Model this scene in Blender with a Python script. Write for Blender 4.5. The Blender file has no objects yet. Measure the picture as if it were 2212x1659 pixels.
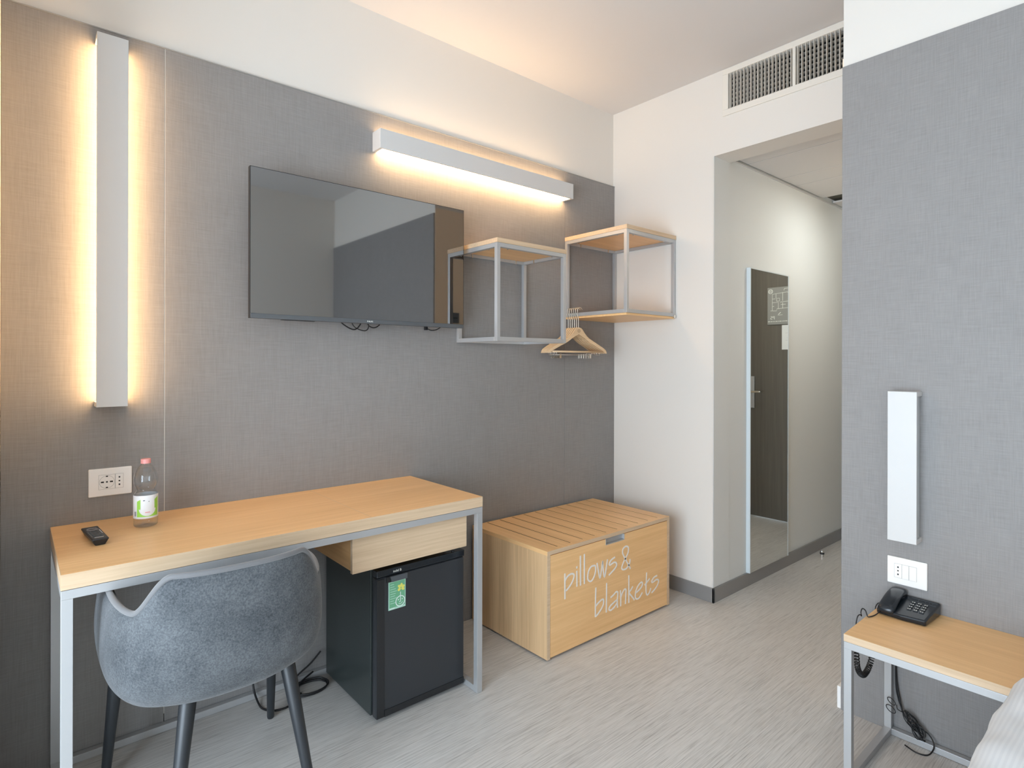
import bpy, bmesh, math, random
from mathutils import Vector, Matrix
random.seed(7)
PI = math.pi
SC = bpy.context.scene
COL = SC.collection

# ------------------------------------------------------------------ camera, world, exposure
F_PX, YAW, ROLL = 1254.6, 0.70884, 0.00218
EYE = Vector((0.0, 0.0, 1.30))
cam_d = bpy.data.cameras.new('camera'); cam = bpy.data.objects.new('camera', cam_d); COL.objects.link(cam)
cam_d.sensor_width = 36.0; cam_d.lens = F_PX / 2212 * 36.0
cam_d.shift_y = -45.7 / 2212
cam_d.clip_start = 0.02
r0 = Vector((math.cos(YAW), -math.sin(YAW), 0)); f0 = Vector((math.sin(YAW), math.cos(YAW), 0)); z0 = Vector((0, 0, 1))
rr = r0 * math.cos(ROLL) + z0 * math.sin(ROLL); uu = z0 * math.cos(ROLL) - r0 * math.sin(ROLL)
cam.matrix_world = Matrix(((rr.x, uu.x, -f0.x, EYE.x), (rr.y, uu.y, -f0.y, EYE.y), (rr.z, uu.z, -f0.z, EYE.z), (0, 0, 0, 1)))
SC.camera = cam

world = bpy.data.worlds.new('daylight'); SC.world = world; world.use_nodes = True
wb = world.node_tree.nodes['Background']; wb.inputs[0].default_value = (0.73, 0.865, 1.0, 1); wb.inputs[1].default_value = 13.6

vs = SC.view_settings
SC.display_settings.display_device = 'sRGB'
vs.view_transform = 'Standard'; vs.look = 'None'; vs.exposure = -0.08; vs.gamma = 1.0; vs.use_curve_mapping = False
SC.cycles.use_denoising = True
SC.cycles.max_bounces = 12; SC.cycles.diffuse_bounces = 7; SC.cycles.glossy_bounces = 5; SC.cycles.transmission_bounces = 10; SC.cycles.transparent_max_bounces = 32
SC.cycles.sample_clamp_indirect = 6.0; SC.cycles.blur_glossy = 0.5
SC.cycles.caustics_reflective = False; SC.cycles.caustics_refractive = False

# the window opening is a light portal for the sky outside
WINX, WY0, WY1, WZ0, WZ1 = -1.50, -0.70, 1.45, 0.06, 2.02
pd = bpy.data.lights.new('window_portal', 'AREA'); pd.shape = 'RECTANGLE'; pd.size = WZ1 - WZ0; pd.size_y = WY1 - WY0
pd.cycles.is_portal = True
po = bpy.data.objects.new('window_portal', pd); COL.objects.link(po)
po.location = (WINX - 0.06, (WY0 + WY1) / 2, (WZ0 + WZ1) / 2); po.rotation_euler = (0, -PI / 2, 0)

# ------------------------------------------------------------------ materials
def mat(name, col, rough=0.5, metal=0.0, **kw):
    m = bpy.data.materials.new(name); m.use_nodes = True
    b = m.node_tree.nodes['Principled BSDF']
    b.inputs['Base Color'].default_value = (*col, 1); b.inputs['Roughness'].default_value = rough
    b.inputs['Metallic'].default_value = metal
    for k, v in kw.items():
        b.inputs[k.replace('_', ' ')].default_value = v
    return m
def N(m, t, **kw):
    n = m.node_tree.nodes.new(t)
    for k, v in kw.items(): setattr(n, k, v)
    return n
def L(m, a, b): m.node_tree.links.new(a, b)
def mapped(m, scale, rot=(0, 0, 0)):
    tc = N(m, 'ShaderNodeTexCoord'); mp = N(m, 'ShaderNodeMapping')
    mp.inputs['Scale'].default_value = scale; mp.inputs['Rotation'].default_value = rot
    L(m, tc.outputs['Object'], mp.inputs['Vector']); return mp.outputs[0]
def noise(m, vec, scale=1.0, detail=3.0, rough=0.55):
    n = N(m, 'ShaderNodeTexNoise'); n.inputs['Scale'].default_value = scale
    n.inputs['Detail'].default_value = detail; n.inputs['Roughness'].default_value = rough
    L(m, vec, n.inputs['Vector']); return n.outputs['Fac']
def ramp(m, fac, stops):
    r = N(m, 'ShaderNodeValToRGB'); e = r.color_ramp.elements
    while len(e) < len(stops): e.new(0.5)
    for x, (p, c) in zip(e, stops): x.position = p; x.color = (*c, 1)
    L(m, fac, r.inputs[0]); return r.outputs['Color']
def math_(m, op, a, b=None):
    n = N(m, 'ShaderNodeMath', operation=op)
    for i, v in enumerate((a, b)):
        if v is None: continue
        if isinstance(v, (int, float)): n.inputs[i].default_value = v
        else: L(m, v, n.inputs[i])
    return n.outputs[0]
def bump(m, h, strength, dist=0.001):
    b = N(m, 'ShaderNodeBump'); b.inputs['Strength'].default_value = strength; b.inputs['Distance'].default_value = dist
    L(m, h, b.inputs['Height']); L(m, b.outputs[0], m.node_tree.nodes['Principled BSDF'].inputs['Normal'])
def basecol(m, c): L(m, c, m.node_tree.nodes['Principled BSDF'].inputs['Base Color'])

def plaster(name, col):
    m = mat(name, col, 0.75)
    n = noise(m, mapped(m, (1, 1, 1)), 260, 2)
    bump(m, n, 0.08, 0.0006); return m
M = {}
M['white_wall'] = plaster('white_wall_paint', (0.735, 0.70, 0.65))
M['ceiling'] = plaster('ceiling_paint', (0.68, 0.655, 0.635))
M['hall_wall'] = plaster('hall_wall_paint', (0.69, 0.715, 0.71))

def linen(name, c):
    m = mat(name, c, 0.62)
    w = noise(m, mapped(m, (330, 330, 14)), 1, 2); x = noise(m, mapped(m, (14, 14, 330)), 1, 2)
    p = noise(m, mapped(m, (7, 7, 7)), 1, 3)
    s = math_(m, 'ADD', w, x); s = math_(m, 'MULTIPLY', s, 0.5)
    s2 = math_(m, 'ADD', math_(m, 'MULTIPLY', s, 0.86), math_(m, 'MULTIPLY', p, 0.14))
    basecol(m, ramp(m, s2, [(0.34, tuple(v * 0.88 for v in c)), (0.5, c), (0.66, tuple(min(1, v * 1.12) for v in c))]))
    bump(m, s, 0.35, 0.0008); return m
M['linen'] = linen('dark_grey_linen_wallcovering', (0.258, 0.247, 0.241))

def oak(name, light, dark, axis='x', sc=1.0, rough=0.42):
    m = mat(name, light, rough)
    a, b = 3.0 * sc, 95.0 * sc
    v = {'x': (a, b, b), 'y': (b, a, b), 'z': (b, b, a)}[axis]
    n1 = noise(m, mapped(m, v), 1, 4, 0.6)
    v2 = tuple(q * 0.16 for q in v); n2 = noise(m, mapped(m, v2), 1, 3)
    f = math_(m, 'ADD', math_(m, 'MULTIPLY', n1, 0.6), math_(m, 'MULTIPLY', n2, 0.4))
    basecol(m, ramp(m, f, [(0.33, dark), (0.52, tuple((p + q) / 2 for p, q in zip(light, dark))), (0.66, light)]))
    bump(m, n1, 0.12, 0.0005); return m
OL, OD = (0.92, 0.585, 0.285), (0.78, 0.465, 0.205)
M['oak_x'] = oak('oak_veneer_grain_along_width', OL, OD, 'x')
M['oak_y'] = oak('oak_veneer_grain_along_depth', OL, OD, 'y')
M['oak_z'] = oak('oak_veneer_upright_grain', (0.80, 0.54, 0.30), (0.60, 0.38, 0.20), 'z')
M['oak_edge'] = oak('daylit_oak_edge_band', (0.72, 0.545, 0.37), (0.57, 0.405, 0.255), 'x', 1.3)  # paler than the oak veneer: daylight on front edges is in the colour
M['oak_edge_y'] = oak('daylit_oak_edge_band_depth', (0.72, 0.545, 0.37), (0.57, 0.405, 0.255), 'y', 1.3)  # same daylight-paled tone, grain along depth
M['slot'] = mat('dark_brown_groove', (0.075, 0.040, 0.020), 0.8)
M['beech'] = oak('pale_beech', (0.80, 0.60, 0.38), (0.70, 0.49, 0.29), 'x', 0.8)
M['steel'] = mat('satin_grey_metal', (0.50, 0.505, 0.51), 0.40, 0.45)
M['chrome'] = mat('polished_chrome', (0.8, 0.79, 0.76), 0.15, 1.0)
M['white_metal'] = mat('white_lacquered_metal', (0.62, 0.615, 0.605), 0.4)
M['hook_wire'] = mat('brushed_hook_wire', (0.72, 0.68, 0.60), 0.32, 0.8)
M['white_plastic'] = mat('white_plastic', (0.89, 0.87, 0.84), 0.3)
M['black_hole'] = mat('socket_hole_black', (0.012, 0.012, 0.012), 0.7)
M['line_grey'] = mat('grey_joint_line', (0.30, 0.30, 0.29), 0.6)
M['black_plastic'] = mat('black_plastic', (0.014, 0.015, 0.017), 0.38)
M['black_gloss'] = mat('glossy_black_plastic', (0.012, 0.016, 0.021), 0.22)
M['cable'] = mat('black_cable_rubber', (0.010, 0.010, 0.011), 0.45)
M['fridge'] = mat('satin_black_steel', (0.028, 0.031, 0.036), 0.36)
M['fridge_side'] = mat('dark_grey_cabinet_steel', (0.030, 0.038, 0.037), 0.30)
M['grey_tab'] = mat('dark_grey_plastic', (0.085, 0.095, 0.105), 0.4)
M['screen'] = mat('television_glass', (0.006, 0.007, 0.008), 0.03, 0.0, IOR=3.5)
M['bezel'] = mat('television_bezel', (0.13, 0.14, 0.15), 0.35, 0.4)
M['mirror'] = mat('mirror_silver', (0.90, 0.92, 0.90), 0.008, 1.0)
M['mirror_edge'] = mat('pale_mirror_frame', (0.72, 0.79, 0.82), 0.3, 0.2)
M['baseboard'] = mat('grey_metal_baseboard', (0.30, 0.295, 0.29), 0.38, 0.35)
M['leg_black'] = mat('charcoal_lacquered_wood', (0.020, 0.023, 0.027), 0.38)
def thin_clear(name, tint, gloss):
    m = bpy.data.materials.new(name); m.use_nodes = True; nt = m.node_tree; nt.nodes.remove(nt.nodes['Principled BSDF'])
    tr = nt.nodes.new('ShaderNodeBsdfTransparent'); tr.inputs[0].default_value = (*tint, 1)
    gl = nt.nodes.new('ShaderNodeBsdfGlossy'); gl.inputs['Roughness'].default_value = 0.04
    lw = nt.nodes.new('ShaderNodeLayerWeight'); lw.inputs[0].default_value = 0.5
    mx = nt.nodes.new('ShaderNodeMixShader'); k1 = math_(m, 'POWER', lw.outputs['Facing'], 2.5); k2 = math_(m, 'ADD', math_(m, 'MULTIPLY', k1, gloss), 0.03); nt.links.new(k2, mx.inputs[0]); nt.links.new(tr.outputs[0], mx.inputs[1]); nt.links.new(gl.outputs[0], mx.inputs[2])
    nt.links.new(mx.outputs[0], nt.nodes['Material Output'].inputs[0]); return m
M['pet'] = thin_clear('clear_bottle_plastic', (0.975, 0.98, 0.985), 0.70)
M['water'] = thin_clear('water', (0.96, 0.975, 0.985), 0.15)
M['pink'] = mat('pink_bottle_cap', (0.86, 0.36, 0.34), 0.35)
M['label_white'] = mat('bottle_label_white', (0.80, 0.82, 0.84), 0.4)
M['label_green'] = mat('bottle_label_green', (0.33, 0.66, 0.09), 0.4)
M['label_pink'] = mat('bottle_label_pink', (0.75, 0.40, 0.42), 0.4)
M['label_dark'] = mat('bottle_label_dark', (0.08, 0.11, 0.16), 0.4)
M['letter'] = mat('cream_vinyl_lettering', (0.86, 0.82, 0.76), 0.5)
M['print_grey'] = mat('pale_grey_print', (0.62, 0.62, 0.64), 0.5)
M['sticker_green'] = mat('green_sticker', (0.16, 0.44, 0.25), 0.4)
M['sticker_light'] = mat('pale_green_sticker_edge', (0.45, 0.70, 0.58), 0.4)
M['sticker_white'] = mat('white_sticker_print', (0.82, 0.90, 0.88), 0.4)
M['sticker_yellow'] = mat('yellow_sticker_print', (0.78, 0.76, 0.16), 0.4)
M['door'] = oak('dark_brown_door_laminate', (0.150, 0.135, 0.11), (0.105, 0.092, 0.075), 'z', 0.5)
M['tan'] = mat('tan_laminate', (0.86, 0.70, 0.53), 0.5)
M['plan'] = mat('grey_plan_board', (0.30, 0.30, 0.28), 0.35)
M['plan_line'] = mat('white_plan_line', (0.80, 0.81, 0.76), 0.5)
M['paper'] = mat('white_paper', (0.80, 0.81, 0.80), 0.7)
M['vent'] = mat('cream_vent_metal', (0.76, 0.72, 0.65), 0.45)
M['vent_fin'] = mat('taupe_vent_vane', (0.34, 0.31, 0.27), 0.5)
M['duct'] = mat('dark_duct', (0.02, 0.018, 0.015), 0.9)
M['lamp_off'] = mat('frosted_diffuser', (0.50, 0.53, 0.54), 0.35)
M['hall_gap'] = mat('olive_ceiling_recess', (0.09, 0.088, 0.065), 0.8)

def emis(name, col, s):
    m = mat(name, (0.9, 0.85, 0.75), 0.5)
    b = m.node_tree.nodes['Principled BSDF']
    b.inputs['Emission Color'].default_value = (*col, 1); b.inputs['Emission Strength'].default_value = s
    return m
M['glow'] = emis('warm_lamp_diffuser', (1.0, 0.64, 0.32), 27.0)
M['glow_side'] = emis('warm_lamp_diffuser_side', (1.0, 0.63, 0.31), 21.0)
M['glow_up'] = emis('warm_lamp_diffuser_top', (1.0, 0.66, 0.36), 15.0)
M['hall_glow'] = emis('hall_lamp_diffuser', (0.96, 1.0, 0.97), 40.0)

def floor_mat():
    m = mat('pale_grey_streaked_floor', (0.5, 0.48, 0.46), 0.34)
    n1 = noise(m, mapped(m, (3.2, 200, 1)), 1, 4, 0.66)
    n2 = noise(m, mapped(m, (14.0, 330, 1)), 1, 2, 0.5)
    n3 = noise(m, mapped(m, (0.9, 5, 1)), 1, 2)
    f = math_(m, 'ADD', math_(m, 'MULTIPLY', n1, 0.55), math_(m, 'MULTIPLY', n2, 0.35))
    f = math_(m, 'ADD', f, math_(m, 'MULTIPLY', n3, 0.10))
    basecol(m, ramp(m, f, [(0.30, (0.26, 0.245, 0.23)), (0.41, (0.47, 0.45, 0.425)), (0.50, (0.60, 0.58, 0.55)), (0.64, (0.70, 0.675, 0.645))]))
    bump(m, f, 0.12, 0.0006); return m
M['floor'] = floor_mat()

def velvet():
    m = mat('grey_velvet', (0.15, 0.16, 0.17), 0.85, 0.0, Sheen_Weight=0.16, Sheen_Roughness=0.4)
    a = noise(m, mapped(m, (8, 8, 8)), 1, 5, 0.7); b = noise(m, mapped(m, (230, 230, 230)), 1, 3, 0.7)
    f = math_(m, 'ADD', math_(m, 'MULTIPLY', a, 0.45), math_(m, 'MULTIPLY', b, 0.55))
    basecol(m, ramp(m, f, [(0.34, (0.030, 0.036, 0.043)), (0.49, (0.082, 0.090, 0.099)), (0.64, (0.142, 0.152, 0.163))]))
    bump(m, b, 0.25, 0.001); return m
M['velvet'] = velvet()
M['velvet_lit_rim'] = mat('lit_velvet_welt', (0.155, 0.155, 0.16), 0.8, 0.0, Sheen_Weight=0.4)  # lighter than the velvet: light on the upturned rim is in this colour

def duvet():
    m = mat('white_striped_cotton', (0.80, 0.82, 0.85), 0.75)
    w = N(m, 'ShaderNodeTexWave', wave_type='BANDS', bands_direction='Y'); w.inputs['Scale'].default_value = 34; w.inputs['Distortion'].default_value = 0.4
    L(m, mapped(m, (1, 1, 1)), w.inputs['Vector'])
    basecol(m, ramp(m, w.outputs['Fac'], [(0.3, (0.77, 0.79, 0.815)), (0.7, (0.82, 0.84, 0.86))]))
    bump(m, w.outputs['Fac'], 0.15, 0.001); return m
M['duvet'] = duvet()

# ------------------------------------------------------------------ geometry helpers
OFF = {}                    # world offset of every local-free parent
def box(bm, x0, x1, y0, y1, z0, z1):
    vs_ = [bm.verts.new(p) for p in ((x0, y0, z0), (x1, y0, z0), (x1, y1, z0), (x0, y1, z0), (x0, y0, z1), (x1, y0, z1), (x1, y1, z1), (x0, y1, z1))]
    for f in ((0, 3, 2, 1), (4, 5, 6, 7), (0, 1, 5, 4), (1, 2, 6, 5), (2, 3, 7, 6), (3, 0, 4, 7)):
        bm.faces.new([vs_[i] for i in f])
def frame_of(d):
    d = d.normalized(); a = Vector((0, 0, 1)) if abs(d.z) < 0.9 else Vector((1, 0, 0))
    u = d.cross(a).normalized(); return u, d.cross(u).normalized()
def tube(bm, pts, r, n=10, caps=True, closed=False):
    pts = [Vector(p) for p in pts]; rings = []; k = len(pts)
    rad = r if isinstance(r, (list, tuple)) else [r] * k
    u = None
    for i, p in enumerate(pts):
        a = pts[(i - 1) % k] if (closed or i > 0) else p; b = pts[(i + 1) % k] if (closed or i < k - 1) else p
        d = (b - a).normalized()
        if u is None: u, v = frame_of(d)
        else:
            u = (u - d * u.dot(d)).normalized(); v = d.cross(u).normalized()
        rings.append([bm.verts.new(p + (u * math.cos(2 * PI * j / n) + v * math.sin(2 * PI * j / n)) * rad[i]) for j in range(n)])
    for i in range(k if closed else k - 1):
        A, B = rings[i], rings[(i + 1) % k]
        for j in range(n): bm.faces.new((A[j], A[(j + 1) % n], B[(j + 1) % n], B[j]))
    if caps and not closed: bm.faces.new(rings[0][::-1]); bm.faces.new(rings[-1])
def smoothpath(pts, n=6):
    P = [Vector(p) for p in pts]; out = []
    for i in range(len(P) - 1):
        p0 = P[max(i - 1, 0)]; p1 = P[i]; p2 = P[i + 1]; p3 = P[min(i + 2, len(P) - 1)]
        for j in range(n):
            t = j / n
            out.append(0.5 * ((2 * p1) + (p2 - p0) * t + (2 * p0 - 5 * p1 + 4 * p2 - p3) * t * t + (3 * p1 - p0 - 3 * p2 + p3) * t ** 3))
    out.append(P[-1]); return out
def lathe(bm, prof, c=(0, 0, 0), n=32, a0=0.0, a1=2 * PI):
    full = abs(a1 - a0 - 2 * PI) < 1e-6; m = n if full else n + 1
    rings = []
    for r, z in prof:
        if r < 1e-6: rings.append([bm.verts.new((c[0], c[1], c[2] + z))] * m)
        else: rings.append([bm.verts.new((c[0] + r * math.cos(a0 + (a1 - a0) * j / n), c[1] + r * math.sin(a0 + (a1 - a0) * j / n), c[2] + z)) for j in range(m)])
    for A, B in zip(rings, rings[1:]):
        for j in range(m if full else m - 1):
            q = [A[j], A[(j + 1) % m], B[(j + 1) % m], B[j]]; s = []
            for v in q:
                if v not in s: s.append(v)
            if len(s) > 2: bm.faces.new(s)
def prism(bm, outline, place, t):
    """outline [(a,b)], place(a,b,c)->xyz, thickness from c=0 to c=t"""
    A = [bm.verts.new(place(a, b, 0)) for a, b in outline]; B = [bm.verts.new(place(a, b, t)) for a, b in outline]
    bm.faces.new(A[::-1]); bm.faces.new(B)
    k = len(A)
    for i in range(k): bm.faces.new((A[i], A[(i + 1) % k], B[(i + 1) % k], B[i]))
def ribbon(bm, pts, w, place, t):
    """flat stroke of width w along 2D pts"""
    P = [Vector((a, b)) for a, b in pts]; Lf, Rt = [], []
    for i, p in enumerate(P):
        d = (P[min(i + 1, len(P) - 1)] - P[max(i - 1, 0)]).normalized(); n = Vector((-d.y, d.x)) * w / 2
        Lf.append(p + n); Rt.append(p - n)
    prev = None
    for i in range(len(P)):
        cur = [bm.verts.new(place(*Lf[i], 0)), bm.verts.new(place(*Rt[i], 0)), bm.verts.new(place(*Rt[i], t)), bm.verts.new(place(*Lf[i], t))]
        if prev:
            for j in range(4): bm.faces.new((prev[j], prev[(j + 1) % 4], cur[(j + 1) % 4], cur[j]))
        else: bm.faces.new(cur[::-1])
        prev = cur
    bm.faces.new(prev)
def catmull2(pts, n=5): return [(p.x, p.y) for p in smoothpath([(a, b, 0) for a, b in pts], n)]

def obj(name, bm, m, parent=None, bevel=0.0, smooth=False, subsurf=0, solid=None, seg=2, local=False, label=None):
    me = bpy.data.meshes.new(name)
    bmesh.ops.recalc_face_normals(bm, faces=bm.faces)
    off = Vector((0, 0, 0))
    if parent is not None and not local: off = OFF.get(parent.name, Vector((0, 0, 0)))
    if off.length: bmesh.ops.translate(bm, verts=bm.verts, vec=-off)
    bm.to_mesh(me); bm.free()
    for s in (m if isinstance(m, (list, tuple)) else [m]): me.materials.append(M[s])
    if smooth:
        for p in me.polygons: p.use_smooth = True
    o = bpy.data.objects.new(name, me); COL.objects.link(o)
    if parent is not None: o.parent = parent; OFF[o.name] = off
    if solid:
        s = o.modifiers.new('solid', 'SOLIDIFY'); s.thickness = solid; s.offset = -1
    if bevel:
        b = o.modifiers.new('bevel', 'BEVEL'); b.width = bevel; b.segments = seg; b.limit_method = 'ANGLE'; b.angle_limit = 0.6
    if subsurf:
        s = o.modifiers.new('sub', 'SUBSURF'); s.levels = subsurf; s.render_levels = subsurf
    if label: o['label'] = label
    return o
def nb(): return bmesh.new()
def bx(name, d, m, parent=None, **kw):
    bm = nb(); box(bm, *d); return obj(name, bm, m, parent, **kw)
def struct(o): o['kind'] = 'structure'; return o
def tag(o, label, cat, group=None):
    o['label'] = label; o['category'] = cat
    if group: o['group'] = group
    return o
def thing(name, label, cat, loc, rotz=0.0, group=None):
    o = bpy.data.objects.new(name, None); COL.objects.link(o); o.location = loc; o.rotation_euler = (0, 0, rotz)
    o.empty_display_size = 0.05
    OFF[o.name] = Vector(loc); return tag(o, label, cat, group)
def text_mesh(name, body, size, m, parent, origin, right, up, depth=0.0006, align='LEFT'):
    cu = bpy.data.curves.new(name, 'FONT'); cu.body = body; cu.size = size; cu.extrude = depth; cu.align_x = align
    t = bpy.data.objects.new(name, cu); COL.objects.link(t)
    bpy.context.view_layer.update()
    me = bpy.data.meshes.new_from_object(t.evaluated_get(bpy.context.evaluated_depsgraph_get()))
    bpy.data.objects.remove(t)
    R, U = Vector(right), Vector(up); Nn = R.cross(U); off = OFF.get(parent.name, Vector((0, 0, 0)))
    for v in me.vertices: v.co = Vector(origin) + R * v.co.x + U * v.co.y + Nn * v.co.z - off
    me.materials.clear(); me.materials.append(M[m])
    o = bpy.data.objects.new(name, me); COL.objects.link(o); o.parent = parent; return o
# ------------------------------------------------------------------ room shell
W, XB, XH, YC, YE, ZC, ZP, YB = 2.371, 2.886, 2.361, 1.683, 0.85, 2.874, 2.413, -0.93
XL, XD, ZH = WINX, 4.78, 2.456
struct(bx('floor', (XL - 0.3, XD + 0.2, YB - 0.2, W + 0.2, -0.1, 0), 'floor'))
struct(bx('ceiling', (XL - 0.3, XB + 0.002, YB - 0.2, W + 0.2, ZC, ZC + 0.1), 'ceiling'))
# wall with the television: painted core and three wallcovering panels
wl = struct(bx('wall_left', (XL - 0.3, XB + 0.15, W + 0.012, W + 0.15, 0, ZC), 'white_wall'))
S1, S2 = 0.4065, 2.437
for a, b in ((-0.031, S1 - 0.0011), (S1 + 0.0011, S2 - 0.0007), (S2 + 0.0007, XB)):
    bx('wall_panel', (a, b, W, W + 0.0125, 0.0, ZP), 'linen', wl, bevel=0.0008)
bm = nb(); box(bm, -0.031, XB, W - 0.0015, W + 0.012, ZP, ZP + 0.004)
obj('panel_trim', bm, 'line_grey', wl)
bx('seam_highlight', (S1 - 0.0012, S1 + 0.0012, W + 0.0015, W + 0.012, 0.05, ZP), 'white_wall', wl)  # pale strip stands for light caught on the seam edge
# wall with the vent: pier and lintel over the hall opening
bm = nb(); box(bm, XB, XB + 0.165, YC, W + 0.012, 0, ZC); 
DY0, DY1, DZ0, DZ1 = 0.910, 1.598, 2.653, 2.840      # duct hole behind the grille
for d in ((YE, YC, 2.425, DZ0), (YE, YC, DZ1, ZC), (YE, DY0, DZ0, DZ1), (DY1, YC, DZ0, DZ1)): box(bm, XB, XB + 0.165, *d)
struct(obj('wall_back', bm, 'white_wall'))
# headboard wall: block in front of the bathroom, wallcovering panel proud of the paint
wr = struct(bx('wall_right', (XH + 0.012, XB + 0.165, YB - 0.2, YE, 0, ZC), 'white_wall'))
bx('wall_panel', (XH, XH + 0.0125, YB, YE, 0.0, ZP), 'linen', wr, bevel=0.0008)
bx('wall_lining', (XH + 0.013, XD, YE - 0.004, YE + 0.004, 0.0, 2.45), 'tan', wr)
struct(bx('wall_hall', (XB + 0.16, XD + 0.15, YB - 0.2, YE - 0.002, 0, ZC), 'hall_wall'))
struct(bx('wall_front', (XL - 0.3, XH + 0.03, YB - 0.2, YB, 0, ZC), 'white_wall'))
# window wall with its opening, sill and open casement
bm = nb()
box(bm, XL - 0.12, XL, YB, WY0, 0, ZC); box(bm, XL - 0.12, XL, WY1, W + 0.012, 0, ZC)
box(bm, XL - 0.12, XL, WY0, WY1, 0, WZ0); box(bm, XL - 0.12, XL, WY0, WY1, WZ1, ZC)
struct(obj('wall_window', bm, 'white_wall'))
bm = nb()
for a, b, c, d in ((WY0, WY1, WZ0, WZ0 + 0.05), (WY0, WY1, WZ1 - 0.05, WZ1), (WY0, WY0 + 0.05, WZ0 + 0.05, WZ1 - 0.05), (WY1 - 0.05, WY1, WZ0 + 0.05, WZ1 - 0.05)):
    box(bm, XL - 0.09, XL - 0.03, a, b, c, d)
box(bm, XL - 0.08, XL - 0.04, 0.345, 0.405, WZ0 + 0.05, WZ1 - 0.05)
struct(obj('window_1', bm, 'white_metal', bevel=0.003))
# hall wall with the mirror, end wall, panelled ceiling
struct(bx('wall_hall', (XB + 0.16, XD + 0.15, YC, YC + 0.12, 0, ZC), 'hall_wall'))
bm = nb(); box(bm, XB, XB + 0.165, YC - 0.002, YC + 0.001, 0.08, 2.425)
struct(obj('trim_1', bm, 'hall_wall'))
bm = nb(); box(bm, XD, XD + 0.12, YE, YE + 0.008, 0, ZH); box(bm, XD, XD + 0.12, YC - 0.03, YC, 0, ZH); box(bm, XD, XD + 0.12, YE + 0.008, YC - 0.03, 2.16, ZH)
struct(obj('wall_hall_end', bm, 'hall_wall'))
ch = struct(bx('ceiling', (XB + 0.165, XD, YE + 0.004, YC, ZH + 0.03, ZH + 0.08), 'hall_gap'))
js = [XB + 0.165, 3.237, 3.646, 3.865, 4.29]
for a, b in zip(js, js[1:]): bx('ceiling_panel', (a + 0.0028, b - 0.0028, YE + 0.006, YC - 0.012, ZH, ZH + 0.012), 'ceiling', ch, bevel=0.001)
for a in js[1:4]: bx('joint_strip', (a - 0.0026, a + 0.0026, YE + 0.006, YC - 0.012, ZH + 0.001, ZH + 0.010), 'line_grey', ch)
bx('ceiling_panel', (4.475, XD, YE + 0.006, YC - 0.012, ZH, ZH + 0.012), 'ceiling', ch)
struct(bx('trim_2', (XB + 0.165, XD, YC - 0.009, YC, ZH - 0.014, ZH - 0.010), 'white_metal'))
# baseboards
struct(bx('baseboard_back', (XB - 0.010, XB, YC - 0.010, W, 0, 0.078), 'baseboard', bevel=0.001))
struct(bx('baseboard_hall', (XB - 0.010, XD, YC - 0.010, YC, 0, 0.078), 'baseboard', bevel=0.001))
struct(bx('baseboard_right', (XH + 0.006, XD, YE + 0.003, YE + 0.016, 0, 0.082), 'white_plastic', bevel=0.001))
# entrance door at the end of the hall
dr = struct(bx('door_1', (XD + 0.02, XD + 0.06, YE + 0.0085, YC - 0.0305, 0.004, 2.16), 'door', bevel=0.002))
OFF[dr.name] = Vector((0, 0, 0))
hd = bx('door_handle', (XD + 0.008, XD + 0.021, 0.872, 0.906, 0.92, 1.19), 'steel', dr, bevel=0.003)
bm = nb(); tube(bm, smoothpath([(XD + 0.010, 0.888, 1.06), (XD - 0.03, 0.888, 1.06), (XD - 0.045, 0.903, 1.06), (XD - 0.045, 0.988, 1.062)], 6), 0.009, 12)
obj('lever', bm, 'chrome', hd, smooth=True)
# ------------------------------------------------------------------ things in the hall
X = XD + 0.02
SHY = 0.045
pl = thing('evacuation_plan', 'grey engraved floor plan board on the dark entrance door, seen in the mirror', 'sign', (X, 1.18, 1.62))
bx('board', (X - 0.008, X, 1.063 - SHY, 1.300 - SHY, 1.6215, 1.931), 'plan', pl, bevel=0.002)
PX = X - 0.0085
def prib(bm, pts, w=0.0035): ribbon(bm, pts, w, lambda a, b, c: (PX - c, a - SHY, b), 0.0008)
bm = nb()
for pts in ([(1.105, 1.74), (1.105, 1.875), (1.23, 1.885)], [(1.135, 1.84), (1.135, 1.875)], [(1.19, 1.815), (1.19, 1.885)],
            [(1.105, 1.835), (1.13, 1.835)], [(1.105, 1.805), (1.155, 1.805), (1.155, 1.75)], [(1.17, 1.805), (1.27, 1.812)],
            [(1.14, 1.815), (1.14, 1.838), (1.165, 1.838), (1.165, 1.815), (1.14, 1.815)], [(1.19, 1.80), (1.19, 1.755)],
            [(1.175, 1.785), (1.215, 1.785)], [(1.12, 1.775), (1.105, 1.77)], [(1.09, 1.738), (1.14, 1.735), (1.143, 1.752), (1.27, 1.757)],
            [(1.20, 1.90), (1.205, 1.915), (1.26, 1.917)], [(1.23, 1.885), (1.24, 1.87), (1.24, 1.81)]):
    prib(bm, pts)
obj('plan_lines', bm, 'plan_line', pl)
bm = nb(); prib(bm, [(1.09 + 0.017 * math.cos(t * PI / 8), 1.898 + 0.017 * math.sin(t * PI / 8)) for t in range(17)], 0.005); prib(bm, [(1.077, 1.903), (1.103, 1.903)], 0.004); prib(bm, [(1.077, 1.893), (1.103, 1.893)], 0.004)
obj('round_emblem', bm, 'plan_line', pl)
text_mesh('lettering', 'P5', 0.040, 'plan_line', pl, (PX, 1.127 - SHY, 1.665), (0, -1, 0), (0, 0, 1))
y = 1.29
while y > 1.075:
    q = random.uniform(0.006, 0.022); bm = nb(); prib(bm, [(y, 1.648), (y - q, 1.648)], 0.006); y -= q + 0.005; obj('caption_word', bm, 'plan_line', pl)
bm = nb(); prib(bm, [(1.15, 1.70), (1.19, 1.70)], 0.003); prib(bm, [(1.155, 1.705), (1.175, 1.722)], 0.005)
obj('arrow_mark', bm, 'plan_line', pl)
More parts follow.
